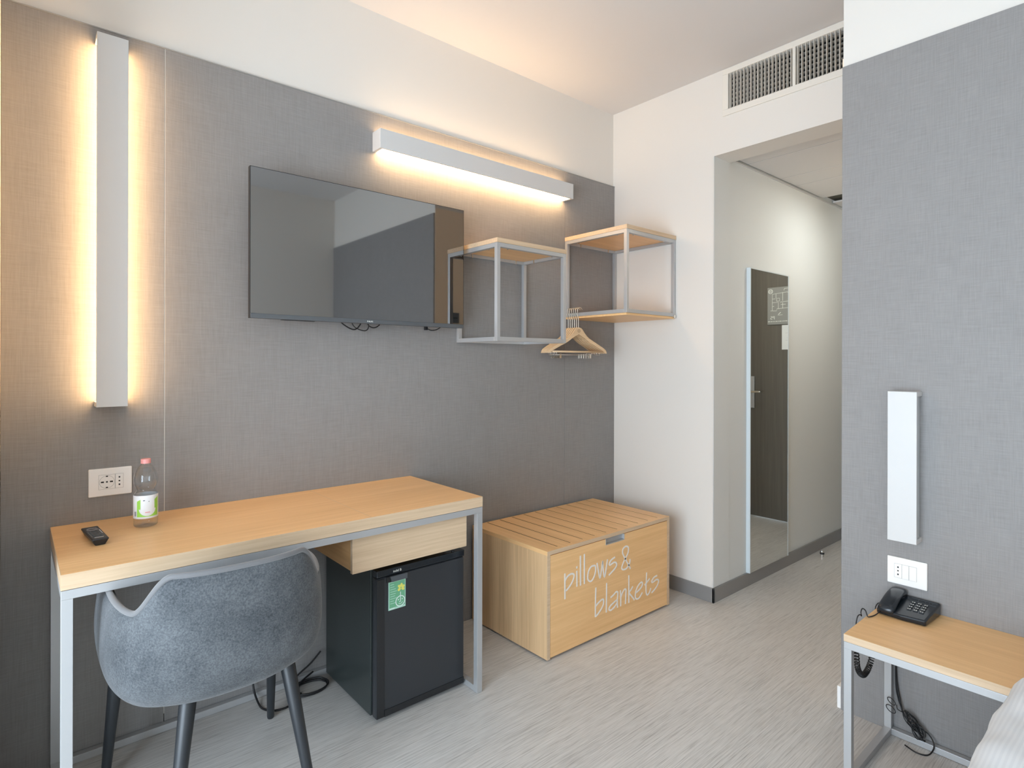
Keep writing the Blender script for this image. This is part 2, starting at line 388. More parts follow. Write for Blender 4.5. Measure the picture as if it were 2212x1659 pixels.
pn = thing('paper_notice', 'white printed sheet taped below the plan board on the entrance door', 'notice', (X, 1.27, 1.415))
bx('sheet', (X - 0.0012, X, 1.181 - SHY, 1.33 - SHY, 1.414, 1.6155), 'paper', pn)
bm = nb()
for z, a in ((1.585, 1.25), (1.55, 1.21), (1.54, 1.24), (1.51, 1.22), (1.49, 1.21), (1.47, 1.23)): ribbon(bm, [(a, z), (1.31, z)], 0.003, lambda p, q, c: (X - 0.0013 - c, p - SHY, q), 0.0004)
obj('print_lines', bm, 'print_grey', pn)

mr = thing('wall_mirror', 'tall narrow wall mirror with a thin pale frame in the hallway', 'mirror', (3.50, YC, 0.078))
MX0, MX1, MY = 3.247, 3.745, YC - 0.0226
bx('mirror_glass', (MX0 + 0.006, MX1 - 0.012, MY - 0.0005, MY + 0.012, 0.080, 1.852), 'mirror', mr)
bm = nb(); box(bm, MX0, MX0 + 0.006, MY - 0.001, YC, 0.0785, 1.858); box(bm, MX1 - 0.012, MX1, MY - 0.001, YC, 0.0785, 1.858); box(bm, MX0 + 0.006, MX1 - 0.012, MY - 0.001, YC, 1.852, 1.858)
obj('mirror_frame', bm, 'mirror_edge', mr)
bm = nb(); lathe(bm, [(0, 0), (0.0125, 0), (0.0125, 0.034), (0.0115, 0.040), (0, 0.040)], (4.136, 1.609, 0.0), 24)
ds = thing('door_stop', 'small round steel door stop standing on the hallway floor', 'door stop', (4.136, 1.609, 0))
obj('post', bm, 'chrome', ds, smooth=False, bevel=0.001)
bm = nb(); lathe(bm, [(0.0127, 0.016), (0.0138, 0.018), (0.0138, 0.026), (0.0127, 0.028)], (4.136, 1.609, 0.0), 24)
obj('rubber_ring', bm, 'black_plastic', ds)
th = thing('key_card_switch', 'small dark switch box on the tan hall wall, reflected in the television', 'switch', (2.545, YE, 1.64))
bx('plate', (2.505, 2.585, YE + 0.004, YE + 0.014, 1.60, 1.68), 'grey_tab', th, bevel=0.002)
bx('slot', (2.522, 2.568, YE + 0.0135, YE + 0.0155, 1.635, 1.645), 'black_hole', th)
hl = thing('hall_ceiling_lamp', 'round white ceiling lamp in the hallway', 'lamp', (3.95, 1.09, ZH))
bm = nb(); lathe(bm, [(0, 0.0), (0.150, 0.0), (0.150, -0.03), (0.142, -0.03)], (3.95, 1.09, ZH), 32); obj('rim', bm, 'white_metal', hl, smooth=False)
bm = nb(); lathe(bm, [(0.142, -0.027), (0.11, -0.036), (0, -0.040)], (3.95, 1.09, ZH), 32); obj('diffuser', bm, 'hall_glow', hl, smooth=True)

# air vent in the lintel
VX = XB
vt = thing('air_vent', 'cream rectangular air grille high over the hallway opening', 'air vent', (VX, 1.254, 2.62))
VY0, VY1, VZ0, VZ1 = 0.878, 1.630, 2.621, 2.868
bm = nb(); g = 0.032
box(bm, VX - 0.008, VX + 0.001, VY0, VY1, VZ0, VZ0 + g); box(bm, VX - 0.008, VX + 0.001, VY0, VY1, VZ1 - g + 0.004, VZ1)
box(bm, VX - 0.008, VX + 0.001, VY0, VY0 + g, VZ0 + g, VZ1 - g + 0.004); box(bm, VX - 0.008, VX + 0.001, VY1 - g, VY1, VZ0 + g, VZ1 - g + 0.004)
obj('grille_frame', bm, 'vent', vt, bevel=0.002)
iy0, iy1, iz0, iz1 = VY0 + g, VY1 - g, VZ0 + g, VZ1 - g + 0.004
bm = nb(); e = 0.0008
box(bm, VX + 0.075, VX + 0.08, iy0, iy1, iz0, iz1)
box(bm, VX + 0.03, VX + 0.075, iy0 + e, iy0 + e + 0.002, iz0 + e, iz1 - e); box(bm, VX + 0.03, VX + 0.075, iy1 - e - 0.002, iy1 - e, iz0 + e, iz1 - e)
box(bm, VX + 0.03, VX + 0.075, iy0 + 0.003, iy1 - 0.003, iz0 + e, iz0 + e + 0.002); box(bm, VX + 0.03, VX + 0.075, iy0 + 0.003, iy1 - 0.003, iz1 - e - 0.002, iz1 - e)
obj('duct', bm, 'duct', vt)
bm = nb(); box(bm, VX - 0.006, VX + 0.016, 1.248, 1.262, iz0, iz1)
obj('mullion', bm, 'vent', vt)
for a, b in ((iy0, 1.248), (1.262, iy1)):
    bm = nb(); k = 18
    for i in range(k):
        y = a + (b - a) * (i + 0.5) / k
        box(bm, VX - 0.004, VX + 0.015, y - 0.0011, y + 0.0011, iz0, iz1)
    obj('upright_vanes', bm, 'vent', vt)
    bm = nb(); k = 8
    for i in range(k):
        z = iz0 + (iz1 - iz0) * (i + 0.5) / k
        box(bm, VX + 0.016, VX + 0.034, a, b, z - 0.0012, z + 0.0012)
    obj('cross_vanes', bm, 'vent_fin', vt)
# pier edge shows at far left; its depth is shaped to shade the television wall
struct(bx('wall_shade_pier', (-0.36, -0.032, 1.90, W + 0.012, 0, ZC), 'white_wall'))
# ------------------------------------------------------------------ lamps
def wall_lamp(name, label, loc, rot, length, group=None, mats=('glow_side', 'glow_side'), w=0.086, d=0.073):
    """local frame: wall plane y=0, lamp grows to -y, length along z, width along x"""
    t = thing(name, label, 'wall lamp', loc, 0, group); t.rotation_euler = rot
    h = length / 2
    bm = nb(); box(bm, -w / 2, w / 2, -d, -d + 0.010, -h, h); obj('front_cover', bm, 'white_metal', t, bevel=0.0012, local=True)
    for a, b in ((-h, -h + 0.016), (h - 0.016, h)):
        bm = nb(); box(bm, -w / 2, w / 2, -d + 0.010, 0, a, b); obj('end_cap', bm, 'white_metal', t, bevel=0.0012, local=True)
    for s, mm in zip((-1, 1), mats):
        a, b = sorted((s * 0.0005, s * (w / 2 - 0.006)))
        bm = nb(); box(bm, a, b, -d + 0.0102, -0.004, -h + 0.0162, h - 0.0162); obj('diffuser', bm, mm, t, local=True)
    bm = nb(); box(bm, -w / 2 + 0.012, w / 2 - 0.012, -0.0039, -0.0001, -h + 0.02, h - 0.02); obj('wall_plate', bm, 'white_metal', t, local=True)
    return t
wall_lamp('wall_lamp', 'long upright white wall lamp glowing warm at both sides, left of the television', (0.245, W, 1.7615), (0, 0, 0), 1.217)
wall_lamp('wall_lamp', 'long level white wall lamp glowing warm below and above, over the television', (1.821, W, 2.2815), (0, PI / 2, 0), 1.220, mats=('glow_up', 'glow'))
wall_lamp('reading_lamp', 'short upright white reading lamp, switched off, above the bedside shelf', (XH, 0.6385, 0.9475), (0, 0, -PI / 2), 0.514, mats=('lamp_off', 'lamp_off'), w=0.086, d=0.060)

# ------------------------------------------------------------------ television
tv = thing('television', 'wide flat black television mounted on the dark linen wall, with a glossy screen', 'television', (1.14, W, 1.46))
TX0, TX1, TZ0, TZ1, TY = 0.658, 1.625, 1.464, 2.025, 2.250
bx('screen', (TX0 + 0.002, TX1 - 0.002, TY, TY + 0.006, TZ0 + 0.018, TZ1 - 0.002), 'screen', tv)
bm = nb(); box(bm, TX0, TX1, TY + 0.006, TY + 0.020, TZ0, TZ1)
box(bm, TX0, TX0 + 0.0018, TY, TY + 0.006, TZ0, TZ1); box(bm, TX1 - 0.0018, TX1, TY, TY + 0.006, TZ0, TZ1); box(bm, TX0, TX1, TY, TY + 0.006, TZ1 - 0.0018, TZ1)
obj('thin_frame', bm, 'black_plastic', tv)
bx('lower_bezel', (TX0 + 0.002, TX1 - 0.002, TY - 0.002, TY + 0.006, TZ0, TZ0 + 0.0175), 'bezel', tv, bevel=0.001)
bm = nb(); box(bm, TX0 + 0.12, TX1 - 0.12, TY + 0.020, TY + 0.058, TZ0 + 0.006, TZ0 + 0.34)
obj('rear_housing', bm, 'black_plastic', tv, bevel=0.008)
bm = nb()
for i in range(22): box(bm, TX0 + 0.125 + i * 0.006, TX0 + 0.128 + i * 0.006, TY + 0.022, TY + 0.040, TZ0 - 0.0012, TZ0 + 0.008)
obj('speaker_slots', bm, 'black_plastic', tv)
bm = nb(); box(bm, 1.0, 1.28, TY + 0.058, W - 0.012, TZ0 + 0.10, TZ0 + 0.30); box(bm, 0.94, 1.34, W - 0.012, W - 0.0004, TZ0 + 0.08, TZ0 + 0.32)
obj('wall_bracket', bm, 'black_plastic', tv)
text_mesh('brand_lettering', 'PHILIPS', 0.0085, 'plan_line', tv, (1.1255, TY - 0.0026, TZ0 + 0.006), (1, 0, 0), (0, 0, 1), 0.0004)
bm = nb()
tube(bm, smoothpath([(1.03, 2.33, 1.50), (1.053, 2.33, 1.465), (1.105, 2.33, 1.441), (1.135, 2.33, 1.465), (1.14, 2.33, 1.50)]), 0.0028, 8); obj('hanging_cable', bm, 'cable', tv, smooth=True); bm = nb()
tube(bm, smoothpath([(1.09, 2.34, 1.50), (1.11, 2.338, 1.455), (1.156, 2.335, 1.438), (1.176, 2.335, 1.455), (1.17, 2.335, 1.50)]), 0.0022, 8); obj('hanging_cable', bm, 'cable', tv, smooth=True); bm = nb()
tube(bm, smoothpath([(1.15, 2.32, 1.50), (1.168, 2.32, 1.462), (1.195, 2.32, 1.452), (1.22, 2.32, 1.466), (1.24, 2.32, 1.50)]), 0.0025, 8)
obj('hanging_cable', bm, 'cable', tv, smooth=True)
bm = nb(); box(bm, 1.455, 1.467, 2.315, 2.330, 1.452, 1.475); tube(bm, smoothpath([(1.47, 2.32, 1.458), (1.49, 2.32, 1.452), (1.52, 2.32, 1.457), (1.55, 2.32, 1.475)]), 0.0025, 8)
obj('antenna_plug', bm, 'black_plastic', tv)

# ------------------------------------------------------------------ wall cube shelves
def tube_box(bm, x0, x1, y0, y1, z0, z1, t):
    for x in (x0, x1 - t):
        for y in (y0, y1 - t): box(bm, x, x + t, y, y + t, z0, z1)
    for z in (z0, z1 - t):
        for y in (y0, y1 - t): box(bm, x0 + t, x1 - t, y, y + t, z, z + t)
        for x in (x0, x1 - t): box(bm, x, x + t, y0 + t, y1 - t, z, z + t)
A = thing('wall_shelf', 'open grey metal cube shelf with a wooden top, lower of the two, beside the television', 'shelf', (1.894, W, 1.40), 0, None)
bm = nb(); tube_box(bm, 1.669, 2.119, 2.052, W - 0.0005, 1.400, 1.851, 0.0195); obj('metal_frame', bm, 'steel', A, bevel=0.0008)
bx('top_board', (1.668, 2.120, 2.050, W - 0.0005, 1.8512, 1.872), 'oak_edge', A, bevel=0.0006)
bx('top_board_underside', (1.690, 2.098, 2.073, W - 0.021, 1.8470, 1.8510), 'oak_x', A)
for x, y in ((1.75, 2.074), (2.04, 2.074), (1.75, W - 0.022), (2.04, W - 0.022), (1.6905, 2.14), (2.0985, 2.27)):
    bm = nb(); tube(bm, [(x, y, 1.828), (x, y, 1.8465)], 0.003, 8); obj('screw', bm, 'chrome', A)
B = thing('wall_shelf', 'open grey metal cube shelf with wooden top and bottom, upper one in the corner', 'shelf', (2.66, W, 1.556), 0, None)
bm = nb(); tube_box(bm, 2.437, XB - 0.0008, 1.920, W - 0.0005, 1.5665, 2.0075, 0.0195); obj('metal_frame', bm, 'steel', B, bevel=0.0008)
bx('top_board', (2.436, XB - 0.0008, 1.918, W - 0.0005, 2.0077, 2.030), 'oak_edge', B, bevel=0.0006)
bx('top_board_underside', (2.458, XB - 0.022, 1.941, W - 0.021, 2.0035, 2.0075), 'oak_x', B)
bx('bottom_board', (2.440, XB - 0.0015, 1.925, W - 0.001, 1.5545, 1.5663), 'oak_x', B, bevel=0.0006)
bm = nb(); tube(bm, [(2.868, 1.914, 1.567), (2.868, 1.921, 1.567)], 0.010, 16); obj('end_bolt', bm, 'chrome', B)
for x, y in ((2.52, 1.943), (2.80, 1.943), (2.4585, 2.00), (2.4585, 2.28), (2.55, W - 0.022), (2.80, W - 0.022)):
    bm = nb(); tube(bm, [(x, y, 1.985), (x, y, 2.003)], 0.003, 8); obj('screw', bm, 'chrome', B)

# ------------------------------------------------------------------ hangers
HANGER_LABELS = ['pale wooden coat hanger nearest the room on the upper shelf rail', 'pale wooden coat hanger second from the room side on the rail',
                 'pale wooden coat hanger third from the room side on the rail', 'pale wooden coat hanger fourth from the room side on the rail',
                 'pale wooden coat hanger next to last towards the grey wall', 'pale wooden coat hanger nearest the grey wall, last on the rail']
def make_hanger(loc, rz):
    t = thing('coat_hanger', HANGER_LABELS[0], 'coat hanger', loc, rz, 'coat hangers on the shelf rail')
    half = catmull2([(0.0, 0.0), (0.022, -0.007), (0.045, -0.034), (0.075, -0.060), (0.13, -0.088), (0.185, -0.116), (0.205, -0.132), (0.211, -0.148)], 4)
    low = catmull2([(0.196, -0.147), (0.183, -0.134), (0.13, -0.108), (0.08, -0.085), (0.04, -0.060), (0.0, -0.040)], 4)
    right = half + low; outline = right + [(-a, b) for a, b in reversed(right[1:-1])]
    bm = nb(); prism(bm, outline, lambda a, b, c: (a, c - 0.005, b), 0.010)
    obj('wooden_body', bm, 'beech', t, bevel=0.0022, local=True)
    bm = nb(); tube(bm, [(-0.185, 0, -0.139), (0.185, 0, -0.139)], 0.0050, 10); obj('trouser_bar', bm, 'beech', t, smooth=True, local=True)
    arc = [(0.022 + 0.0 - 0.012 + 0.0175 * math.cos(a), 0, 0.095 + 0.0175 * math.sin(a)) for a in [PI * 1.12 - i * PI * 1.02 / 12 for i in range(13)]]
    bm = nb(); tube(bm, smoothpath([(0, 0, -0.01), (0, 0, 0.035), (-0.001, 0, 0.052), (-0.010, 0, 0.072), (-0.0095, 0, 0.082)], 4)[:-1] + [Vector(p) for p in arc], 0.0021, 8)
    obj('hook', bm, 'hook_wire', t, smooth=True, local=True)
    bm = nb(); tube(bm, [(-0.155, 0, -0.157), (0.155, 0, -0.157)], 0.0014, 8)
    for s in (-1, 1): tube(bm, [(s * 0.155, 0, -0.157), (s * 0.155, 0, -0.135)], 0.0014, 8)
    obj('clip_rod', bm, 'chrome', t, smooth=True, local=True)
    for x in (-0.130, 0.085):
        bm = nb(); box(bm, x - 0.007, x + 0.007, -0.0036, -0.0022, -0.176, -0.152); box(bm, x - 0.007, x + 0.007, 0.0022, 0.0036, -0.176, -0.152)
        tube(bm, [(x, -0.0048, -0.1585), (x, 0.0048, -0.1585)], 0.003, 8)
        obj('clip', bm, 'chrome', t, local=True)
    bm = nb(); ribbon(bm, [(0.0085 * math.cos(i * PI / 8), -0.021 + 0.0085 * math.sin(i * PI / 8)) for i in range(17)], 0.0016, lambda a, b, c: (a, -0.0051 - c, b), 0.0003)
    ribbon(bm, [(-0.005, -0.021), (0.005, -0.021)], 0.0016, lambda a, b, c: (a, -0.0051 - c, b), 0.0003)
    obj('burnt_emblem', bm, 'slot', t, local=True)
    return t
def copy_tree(o, parent=None):
    c = o.copy(); COL.objects.link(c)
    if parent is not None: c.parent = parent
    for k in list(o.children): copy_tree(k, c)
    return c
hg = make_hanger((2.437, 2.262, 1.503), math.radians(-8))
for i, (y, a) in enumerate(((2.278, 6.8), (2.294, 5.5), (2.310, 4), (2.326, 2.5), (2.342, 1.0))):
    c = copy_tree(hg); c.location = (2.437, y, 1.503); c.rotation_euler = (0, 0, math.radians(-a)); c['label'] = HANGER_LABELS[i + 1]

# ------------------------------------------------------------------ sockets
def plate(name, label, wall, a0, a1, z0, z1, modules):
    """wall: 'y' = television wall (a is x), 'x' = headboard wall (a is y, mirrored)"""
    if wall == 'y': P = lambda a, b, d: (a, W - d, b)
    else: P = lambda a, b, d: (XH - d, a, b)
    def pb(bm, a, b, c, e, d0, d1):
        p, q = P(a, c, d0), P(b, e, d1)
        box(bm, min(p[0], q[0]), max(p[0], q[0]), min(p[1], q[1]), max(p[1], q[1]), c, e)
    t = thing(name, label, 'socket', P((a0 + a1) / 2, z0, 0))
    bm = nb(); pb(bm, a0, a1, z0, z1, 0, 0.0075); obj('cover_plate', bm, 'white_plastic', t, bevel=0.003)
    for kind, b0, b1, c0, c1 in modules:
        bm = nb(); pb(bm, b0 - 0.0006, b1 + 0.0006, c0 - 0.0006, c1 + 0.0006, 0.0074, 0.0078); obj('joint', bm, 'line_grey', t)
        bm = nb(); pb(bm, b0, b1, c0, c1, 0.0076, 0.0092 if kind == 'rocker' else 0.0082)
        mo = obj({'rocker': 'rocker_switch', 'round': 'round_socket', 'slim': 'slim_socket'}[kind], bm, 'white_plastic', t, bevel=0.0006)
        m, zc = (b0 + b1) / 2, (c0 + c1) / 2
        def hole(x, z, w, h):
            bm = nb(); pb(bm, x - w / 2, x + w / 2, z - h / 2, z + h / 2, 0.0080, 0.0085); return bm
        if kind == 'slim':
            for dz in (-0.0125, 0, 0.0125): obj('socket_hole', hole(m, zc + dz, 0.0045, 0.0052 if dz else 0.0042), 'black_hole', mo)
        if kind == 'round':
            for dx in (-0.0125, 0, 0.0125): obj('socket_hole', hole(m + dx, zc, 0.0085 if dx else 0.005, 0.0048), 'black_hole', mo)
            for dz in (-0.0185, 0.0185): obj('socket_hole', hole(m, zc + dz, 0.006, 0.0035), 'black_hole', mo)
            bm = nb(); tube(bm, [P(m + 0.021 * math.cos(i * PI / 12), zc + 0.021 * math.sin(i * PI / 12), 0.0082) for i in range(24)], 0.0004, 6, closed=True)
            obj('round_rim', bm, 'line_grey', mo)
    return t
plate('wall_socket', 'white wall socket plate above the left end of the desk', 'y', 0.187, 0.3085, 0.8505, 0.9435, [('round', 0.2150, 0.2598, 0.8740, 0.9215), ('slim', 0.2615, 0.2832, 0.8740, 0.9215)])
plate('socket_and_switch', 'white plate with a socket and two rocker switches above the black telephone', 'x', 0.578, 0.697, 0.527, 0.621, [('slim', 0.6525, 0.6745, 0.5505, 0.5985), ('rocker', 0.6310, 0.6515, 0.5505, 0.5985), ('rocker', 0.6085, 0.6300, 0.5505, 0.5985)])

# ------------------------------------------------------------------ desk
DX0, DX1, DY, DZ, DZ0 = 0.089, 1.408, 1.819, 0.771, 0.732
dk = thing('desk', 'oak veneered writing desk on a square grey metal frame against the dark wall', 'desk', (0.75, W, 0))
top = bx('desk_top', (DX0 + 0.0008, DX1 - 0.0008, DY + 0.0008, W - 0.001, DZ0 + 0.0002, DZ), 'oak_x', dk)
bx('front_edge_band', (DX0, DX1, DY - 0.0006, DY + 0.0008, DZ0, DZ - 0.0003), 'oak_edge', top)
bx('side_edge_band', (DX0 - 0.0006, DX0 + 0.0008, DY + 0.0008, W - 0.001, DZ0, DZ - 0.0003), 'oak_edge_y', top)
bx('side_edge_band', (DX1 - 0.0008, DX1 + 0.0006, DY + 0.0008, W - 0.001, DZ0, DZ - 0.0003), 'oak_edge_y', top)
bx('joint_line', (0.929, 0.9305, DY + 0.002, W - 0.002, DZ - 0.001, DZ + 0.0001), 'oak_edge_y', top)
t = 0.0245
bm = nb(); tz = DZ0 - t
box(bm, DX0, DX1, DY, DY + t, tz, DZ0 - 0.0015); box(bm, DX0, DX1, W - t - 0.003, W - 0.003, tz, DZ0 - 0.0015)
for x in (DX0, DX1 - t): box(bm, x, x + t, DY + t, W - t - 0.003, tz, DZ0 - 0.0015)
obj('top_frame', bm, 'steel', dk, bevel=0.0008)
bx('floor_rail', (DX0 + t, DX1 - t, W - t - 0.003, W - 0.003, 0.001, t), 'steel', dk, bevel=0.0008)
for x in (DX0, DX1 - t): bx('floor_rail', (x, x + t, DY + t, W - t - 0.003, 0.001, t), 'steel', dk, bevel=0.0008)
for x in (DX0, DX1 - t):
    for y in (DY, W - t - 0.003):
        bx('leg', (x, x + t, y, y + t, 0.0, tz), 'steel', dk, bevel=0.0008)
dwr = bx('drawer_box', (0.880, 1.345, 1.862, 2.335, 0.583, DZ0 - 0.0005), 'oak_y', dk)
bx('drawer_front', (0.872, 1.349, 1.845, 1.861, 0.581, DZ0 - 0.026), 'oak_edge', dwr, bevel=0.0006)

# ------------------------------------------------------------------ bottle
BX, BY = 0.3245, 2.197
bt = thing('water_bottle', 'half litre clear plastic water bottle with a pink cap standing on the desk', 'bottle', (BX, BY, DZ))
prof = catmull2([(0.026, 0.0), (0.0325, 0.004), (0.034, 0.014), (0.0340, 0.05), (0.0340, 0.098), (0.0325, 0.106), (0.0255, 0.117), (0.0262, 0.123), (0.0328, 0.138), (0.0342, 0.154), (0.0310, 0.170), (0.0240, 0.1855), (0.0165, 0.195), (0.0125, 0.201), (0.0125, 0.212)], 4)
bm = nb(); lathe(bm, [(0, 0.003), (0.012, 0.004)] + prof, (BX, BY, DZ), 48)
obj('bottle_body', bm, 'pet', bt, smooth=True)
wp = [(max(a - 0.0013, 0), b) for a, b in prof if 0.003 < b < 0.186]
bm = nb(); lathe(bm, [(0, 0.006), (0.022, 0.006)] + wp + [(0, wp[-1][1])], (BX, BY, DZ), 48); obj('water', bm, 'water', bt, smooth=True)
bm = nb(); lathe(bm, [(0, 0.2166), (0.0135, 0.2166), (0.0143, 0.2155), (0.0143, 0.2020), (0.0128, 0.2020)], (BX, BY, DZ), 40)
obj('cap', bm, 'pink', bt, bevel=0.0004)
view = math.atan2(-BY, -BX)
bm = nb(); lathe(bm, [(0.0344, 0.030), (0.0345, 0.0302), (0.0345, 0.103), (0.0344, 0.1032)], (BX, BY, DZ), 56)
lb = obj('paper_label', bm, 'label_white', bt, smooth=True)
def wrap(pts_fn, name, m, r=0.03475):
    bm = nb(); pts_fn(bm, lambda a, z, c: (BX + (r + c) * math.cos(view + a), BY + (r + c) * math.sin(view + a), DZ + z)); return obj(name, bm, m, lb)
def grid_patch(bm, P, a0, a1, lo, hi, n=24):
    A = []
    for i in range(n + 1):
        a = a0 + (a1 - a0) * i / n; l, h = lo(a), hi(a)
        A.append((bm.verts.new(P(a, l, 0)), bm.verts.new(P(a, max(h, l + 0.0003), 0))))
    for p, q in zip(A, A[1:]): bm.faces.new((p[0], q[0], q[1], p[1]))
def circ(a): return math.sqrt(max(0.0, 1 - (((a - 0.15) / 0.75)) ** 2)) * 0.026
wrap(lambda bm, P: grid_patch(bm, P, -0.75, 1.15, lambda a: 0.036, lambda a: 0.066 - circ(a) - 0.002), 'green_swoosh', 'label_green')
wrap(lambda bm, P: (grid_patch(bm, P, -0.75, -0.42, lambda a: 0.060, lambda a: 0.088 + 0.02 * (a + 0.6)), grid_patch(bm, P, 0.75, 1.2, lambda a: 0.060, lambda a: 0.088 + 0.02 * (a - 0.75))), 'green_side', 'label_green')
wrap(lambda bm, P: grid_patch(bm, P, -0.05, 0.35, lambda a: 0.048, lambda a: 0.0515), 'pink_line', 'label_pink')
def dark(bm, P):
    for a, z, q in ((-0.55, 0.0795, 0.10), (-0.22, 0.0865, 0.16), (0.22, 0.083, 0.06)): grid_patch(bm, P, a, a + q, lambda x: z, lambda x: z + 0.0025, 4)
    for i in range(7): grid_patch(bm, P, -1.05 + i * 0.03, -1.035 + i * 0.03, lambda x: 0.038, lambda x: 0.053, 1)
wrap(dark, 'dark_print', 'label_dark')

# ------------------------------------------------------------------ remote control
rm = thing('remote_control', 'small black remote control lying at the left end of the desk', 'remote control', (0.184, 2.123, DZ), math.radians(4.5))
bm = nb()
lo = [(-0.012, -0.078), (0.012, -0.078), (0.014, 0.072), (-0.014, 0.072)]; hi = [(-0.0205, -0.083), (0.0205, -0.083), (0.0215, 0.083), (-0.0215, 0.083)]
A_ = [bm.verts.new((a, b, 0.0)) for a, b in lo]; B_ = [bm.verts.new((a, b, 0.017)) for a, b in hi]; C_ = [bm.verts.new((a, b, 0.0205)) for a, b in hi]
bm.faces.new(A_[::-1]); bm.faces.new(C_)
for P_, Q_ in ((A_, B_), (B_, C_)):
    for i in range(4): bm.faces.new((P_[i], P_[(i + 1) % 4], Q_[(i + 1) % 4], Q_[i]))
obj('case', bm, 'black_plastic', rm, bevel=0.003, seg=3, local=True)
bm = nb()
for r in range(6):
    for c in range(3):
        box(bm, -0.0125 + c * 0.0095, -0.0065 + c * 0.0095, -0.050 + r * 0.013, -0.0435 + r * 0.013, 0.0204, 0.0216)
obj('keys', bm, 'grey_tab', rm, bevel=0.0006, local=True)
bm = nb(); pl_ = lambda a, b, c: (a, b, 0.02055 + c)
ribbon(bm, catmull2([(-0.014, 0.040), (0, 0.034), (0.014, 0.040)], 4), 0.0026, pl_, 0.0002); ribbon(bm, catmull2([(-0.012, 0.052), (0, 0.060), (0.013, 0.052)], 4), 0.0030, pl_, 0.0002)
ribbon(bm, [(-0.011, -0.062), (0.011, -0.062)], 0.0038, pl_, 0.0002); ribbon(bm, [(0.0155, -0.02), (0.0155, 0.03)], 0.0020, pl_, 0.0002)
for r in range(5): ribbon(bm, [(-0.016, -0.045 + 0.016 * r), (-0.0135, -0.045 + 0.016 * r)], 0.001, pl_, 0.0002)
obj('white_print', bm, 'print_grey', rm, local=True)

# ------------------------------------------------------------------ refrigerator
FX0, FX1, FY, FZ = 0.987, 1.378, 1.895, 0.551
fr = thing('mini_fridge', 'small black minibar fridge standing under the desk drawer', 'fridge', ((FX0 + FX1) / 2, 2.1, 0))
bx('cabinet', (FX0, FX1, FY + 0.045, 2.335, 0.012, FZ), 'fridge_side', fr, bevel=0.003)
bx('door_gasket', (FX0 + 0.008, FX1 - 0.008, FY + 0.034, FY + 0.045, 0.02, FZ - 0.008), 'black_plastic', fr)
dd = bx('door', (FX0 + 0.002, FX1 - 0.002, FY + 0.002, FY + 0.034, 0.014, 0.521), 'fridge', fr, bevel=0.006, seg=3)
bm = nb(); box(bm, FX0 + 0.002, FX0 + 0.032, FY - 0.0015, FY + 0.004, 0.018, 0.517); obj('door_edge_trim', bm, 'black_plastic', dd, bevel=0.0012)
bx('bottom_trim', (FX0 + 0.034, FX1 - 0.004, FY - 0.0005, FY + 0.004, 0.016, 0.040), 'black_plastic', dd, bevel=0.001)
bx('door_header', (FX0 + 0.002, FX1 - 0.002, FY - 0.0005, FY + 0.034, 0.524, FZ - 0.001), 'black_gloss', fr, bevel=0.004, seg=3)
bm = nb(); tube(bm, [(FX1 - 0.05, FY + 0.012, FZ - 0.002), (FX1 - 0.05, FY + 0.012, FZ + 0.003)], 0.008, 14); obj('hinge_cap', bm, 'black_plastic', fr)
for x in (FX0 + 0.03, FX1 - 0.03):
    for y in (FY + 0.06, 2.31):
        bm = nb(); tube(bm, [(x, y, 0), (x, y, 0.012)], 0.012, 12); obj('foot', bm, 'black_plastic', fr)
bx('handle_recess', (1.028, 1.048, FY - 0.0005, FY + 0.003, 0.500, 0.520), 'black_hole', dd)
bm = nb(); prism(bm, [(1.040, 0.521), (1.111, 0.521), (1.111, 0.500), (1.047, 0.500)], lambda a, b, c: (a, FY + 0.001 - c, b), 0.008); obj('door_handle', bm, 'grey_tab', dd, bevel=0.0012)
bx('sticker', (1.036, 1.106, FY - 0.0006, FY + 0.0021, 0.3965, 0.4985), 'sticker_light', dd)
SF = lambda a, b, c: (a, FY - 0.0008 - c, b)
bm = nb(); prism(bm, [(1.039, 0.404), (1.103, 0.404), (1.103, 0.4965), (1.039, 0.4965)], SF, 0.0002); stk = obj('sticker_field', bm, 'sticker_green', dd)
SF = lambda a, b, c: (a, FY - 0.0012 - c, b)
bm = nb(); cx_, cz_ = 1.0835, 0.4215
ribbon(bm, [(cx_ + 0.0185 * math.cos(i * PI / 14), cz_ + 0.0185 * math.sin(i * PI / 14)) for i in range(29)], 0.003, SF, 0.0002)
ribbon(bm, catmull2([(1.0845, 0.455), (1.0842, 0.430), (1.0842, 0.420), (1.079, 0.4185)], 4), 0.0022, SF, 0.0002)
for a, b in ((1.0755, 0.4275), (1.0915, 0.4275)): prism(bm, [(a + 0.0022 * math.cos(i * PI / 5), b + 0.0022 * math.sin(i * PI / 5)) for i in range(10)], SF, 0.0002)
ribbon(bm, catmull2([(1.0765, 0.4125), (1.083, 0.4105), (1.0905, 0.4145), (1.0925, 0.4175)], 4), 0.0016, SF, 0.0002)
ribbon(bm, [(1.040, 0.4012), (1.060, 0.4012)], 0.0025, SF, 0.0002)
obj('smiling_face_print', bm, 'sticker_white', stk)
bm = nb()
for a in (20, 80, 140, 215, 325):
    c, s = math.cos(math.radians(a)), math.sin(math.radians(a))
    prism(bm, [(1.0865 + 0.009 * c + 0.0072 * math.cos(i * PI / 8) * c - 0.0052 * math.sin(i * PI / 8) * s, 0.470 + 0.009 * s + 0.0072 * math.cos(i * PI / 8) * s + 0.0052 * math.sin(i * PI / 8) * c) for i in range(16)], SF, 0.0002 + a * 1e-6)
obj('clover_print', bm, 'sticker_yellow', stk)
bm = nb()
for i in range(9):
    z = 0.488 - i * 0.0085
    ribbon(bm, [(1.042, z), (1.042 + random.uniform(0.014, 0.028), z)], 0.0022, SF, 0.0002)
obj('small_print', bm, 'sticker_light', stk)
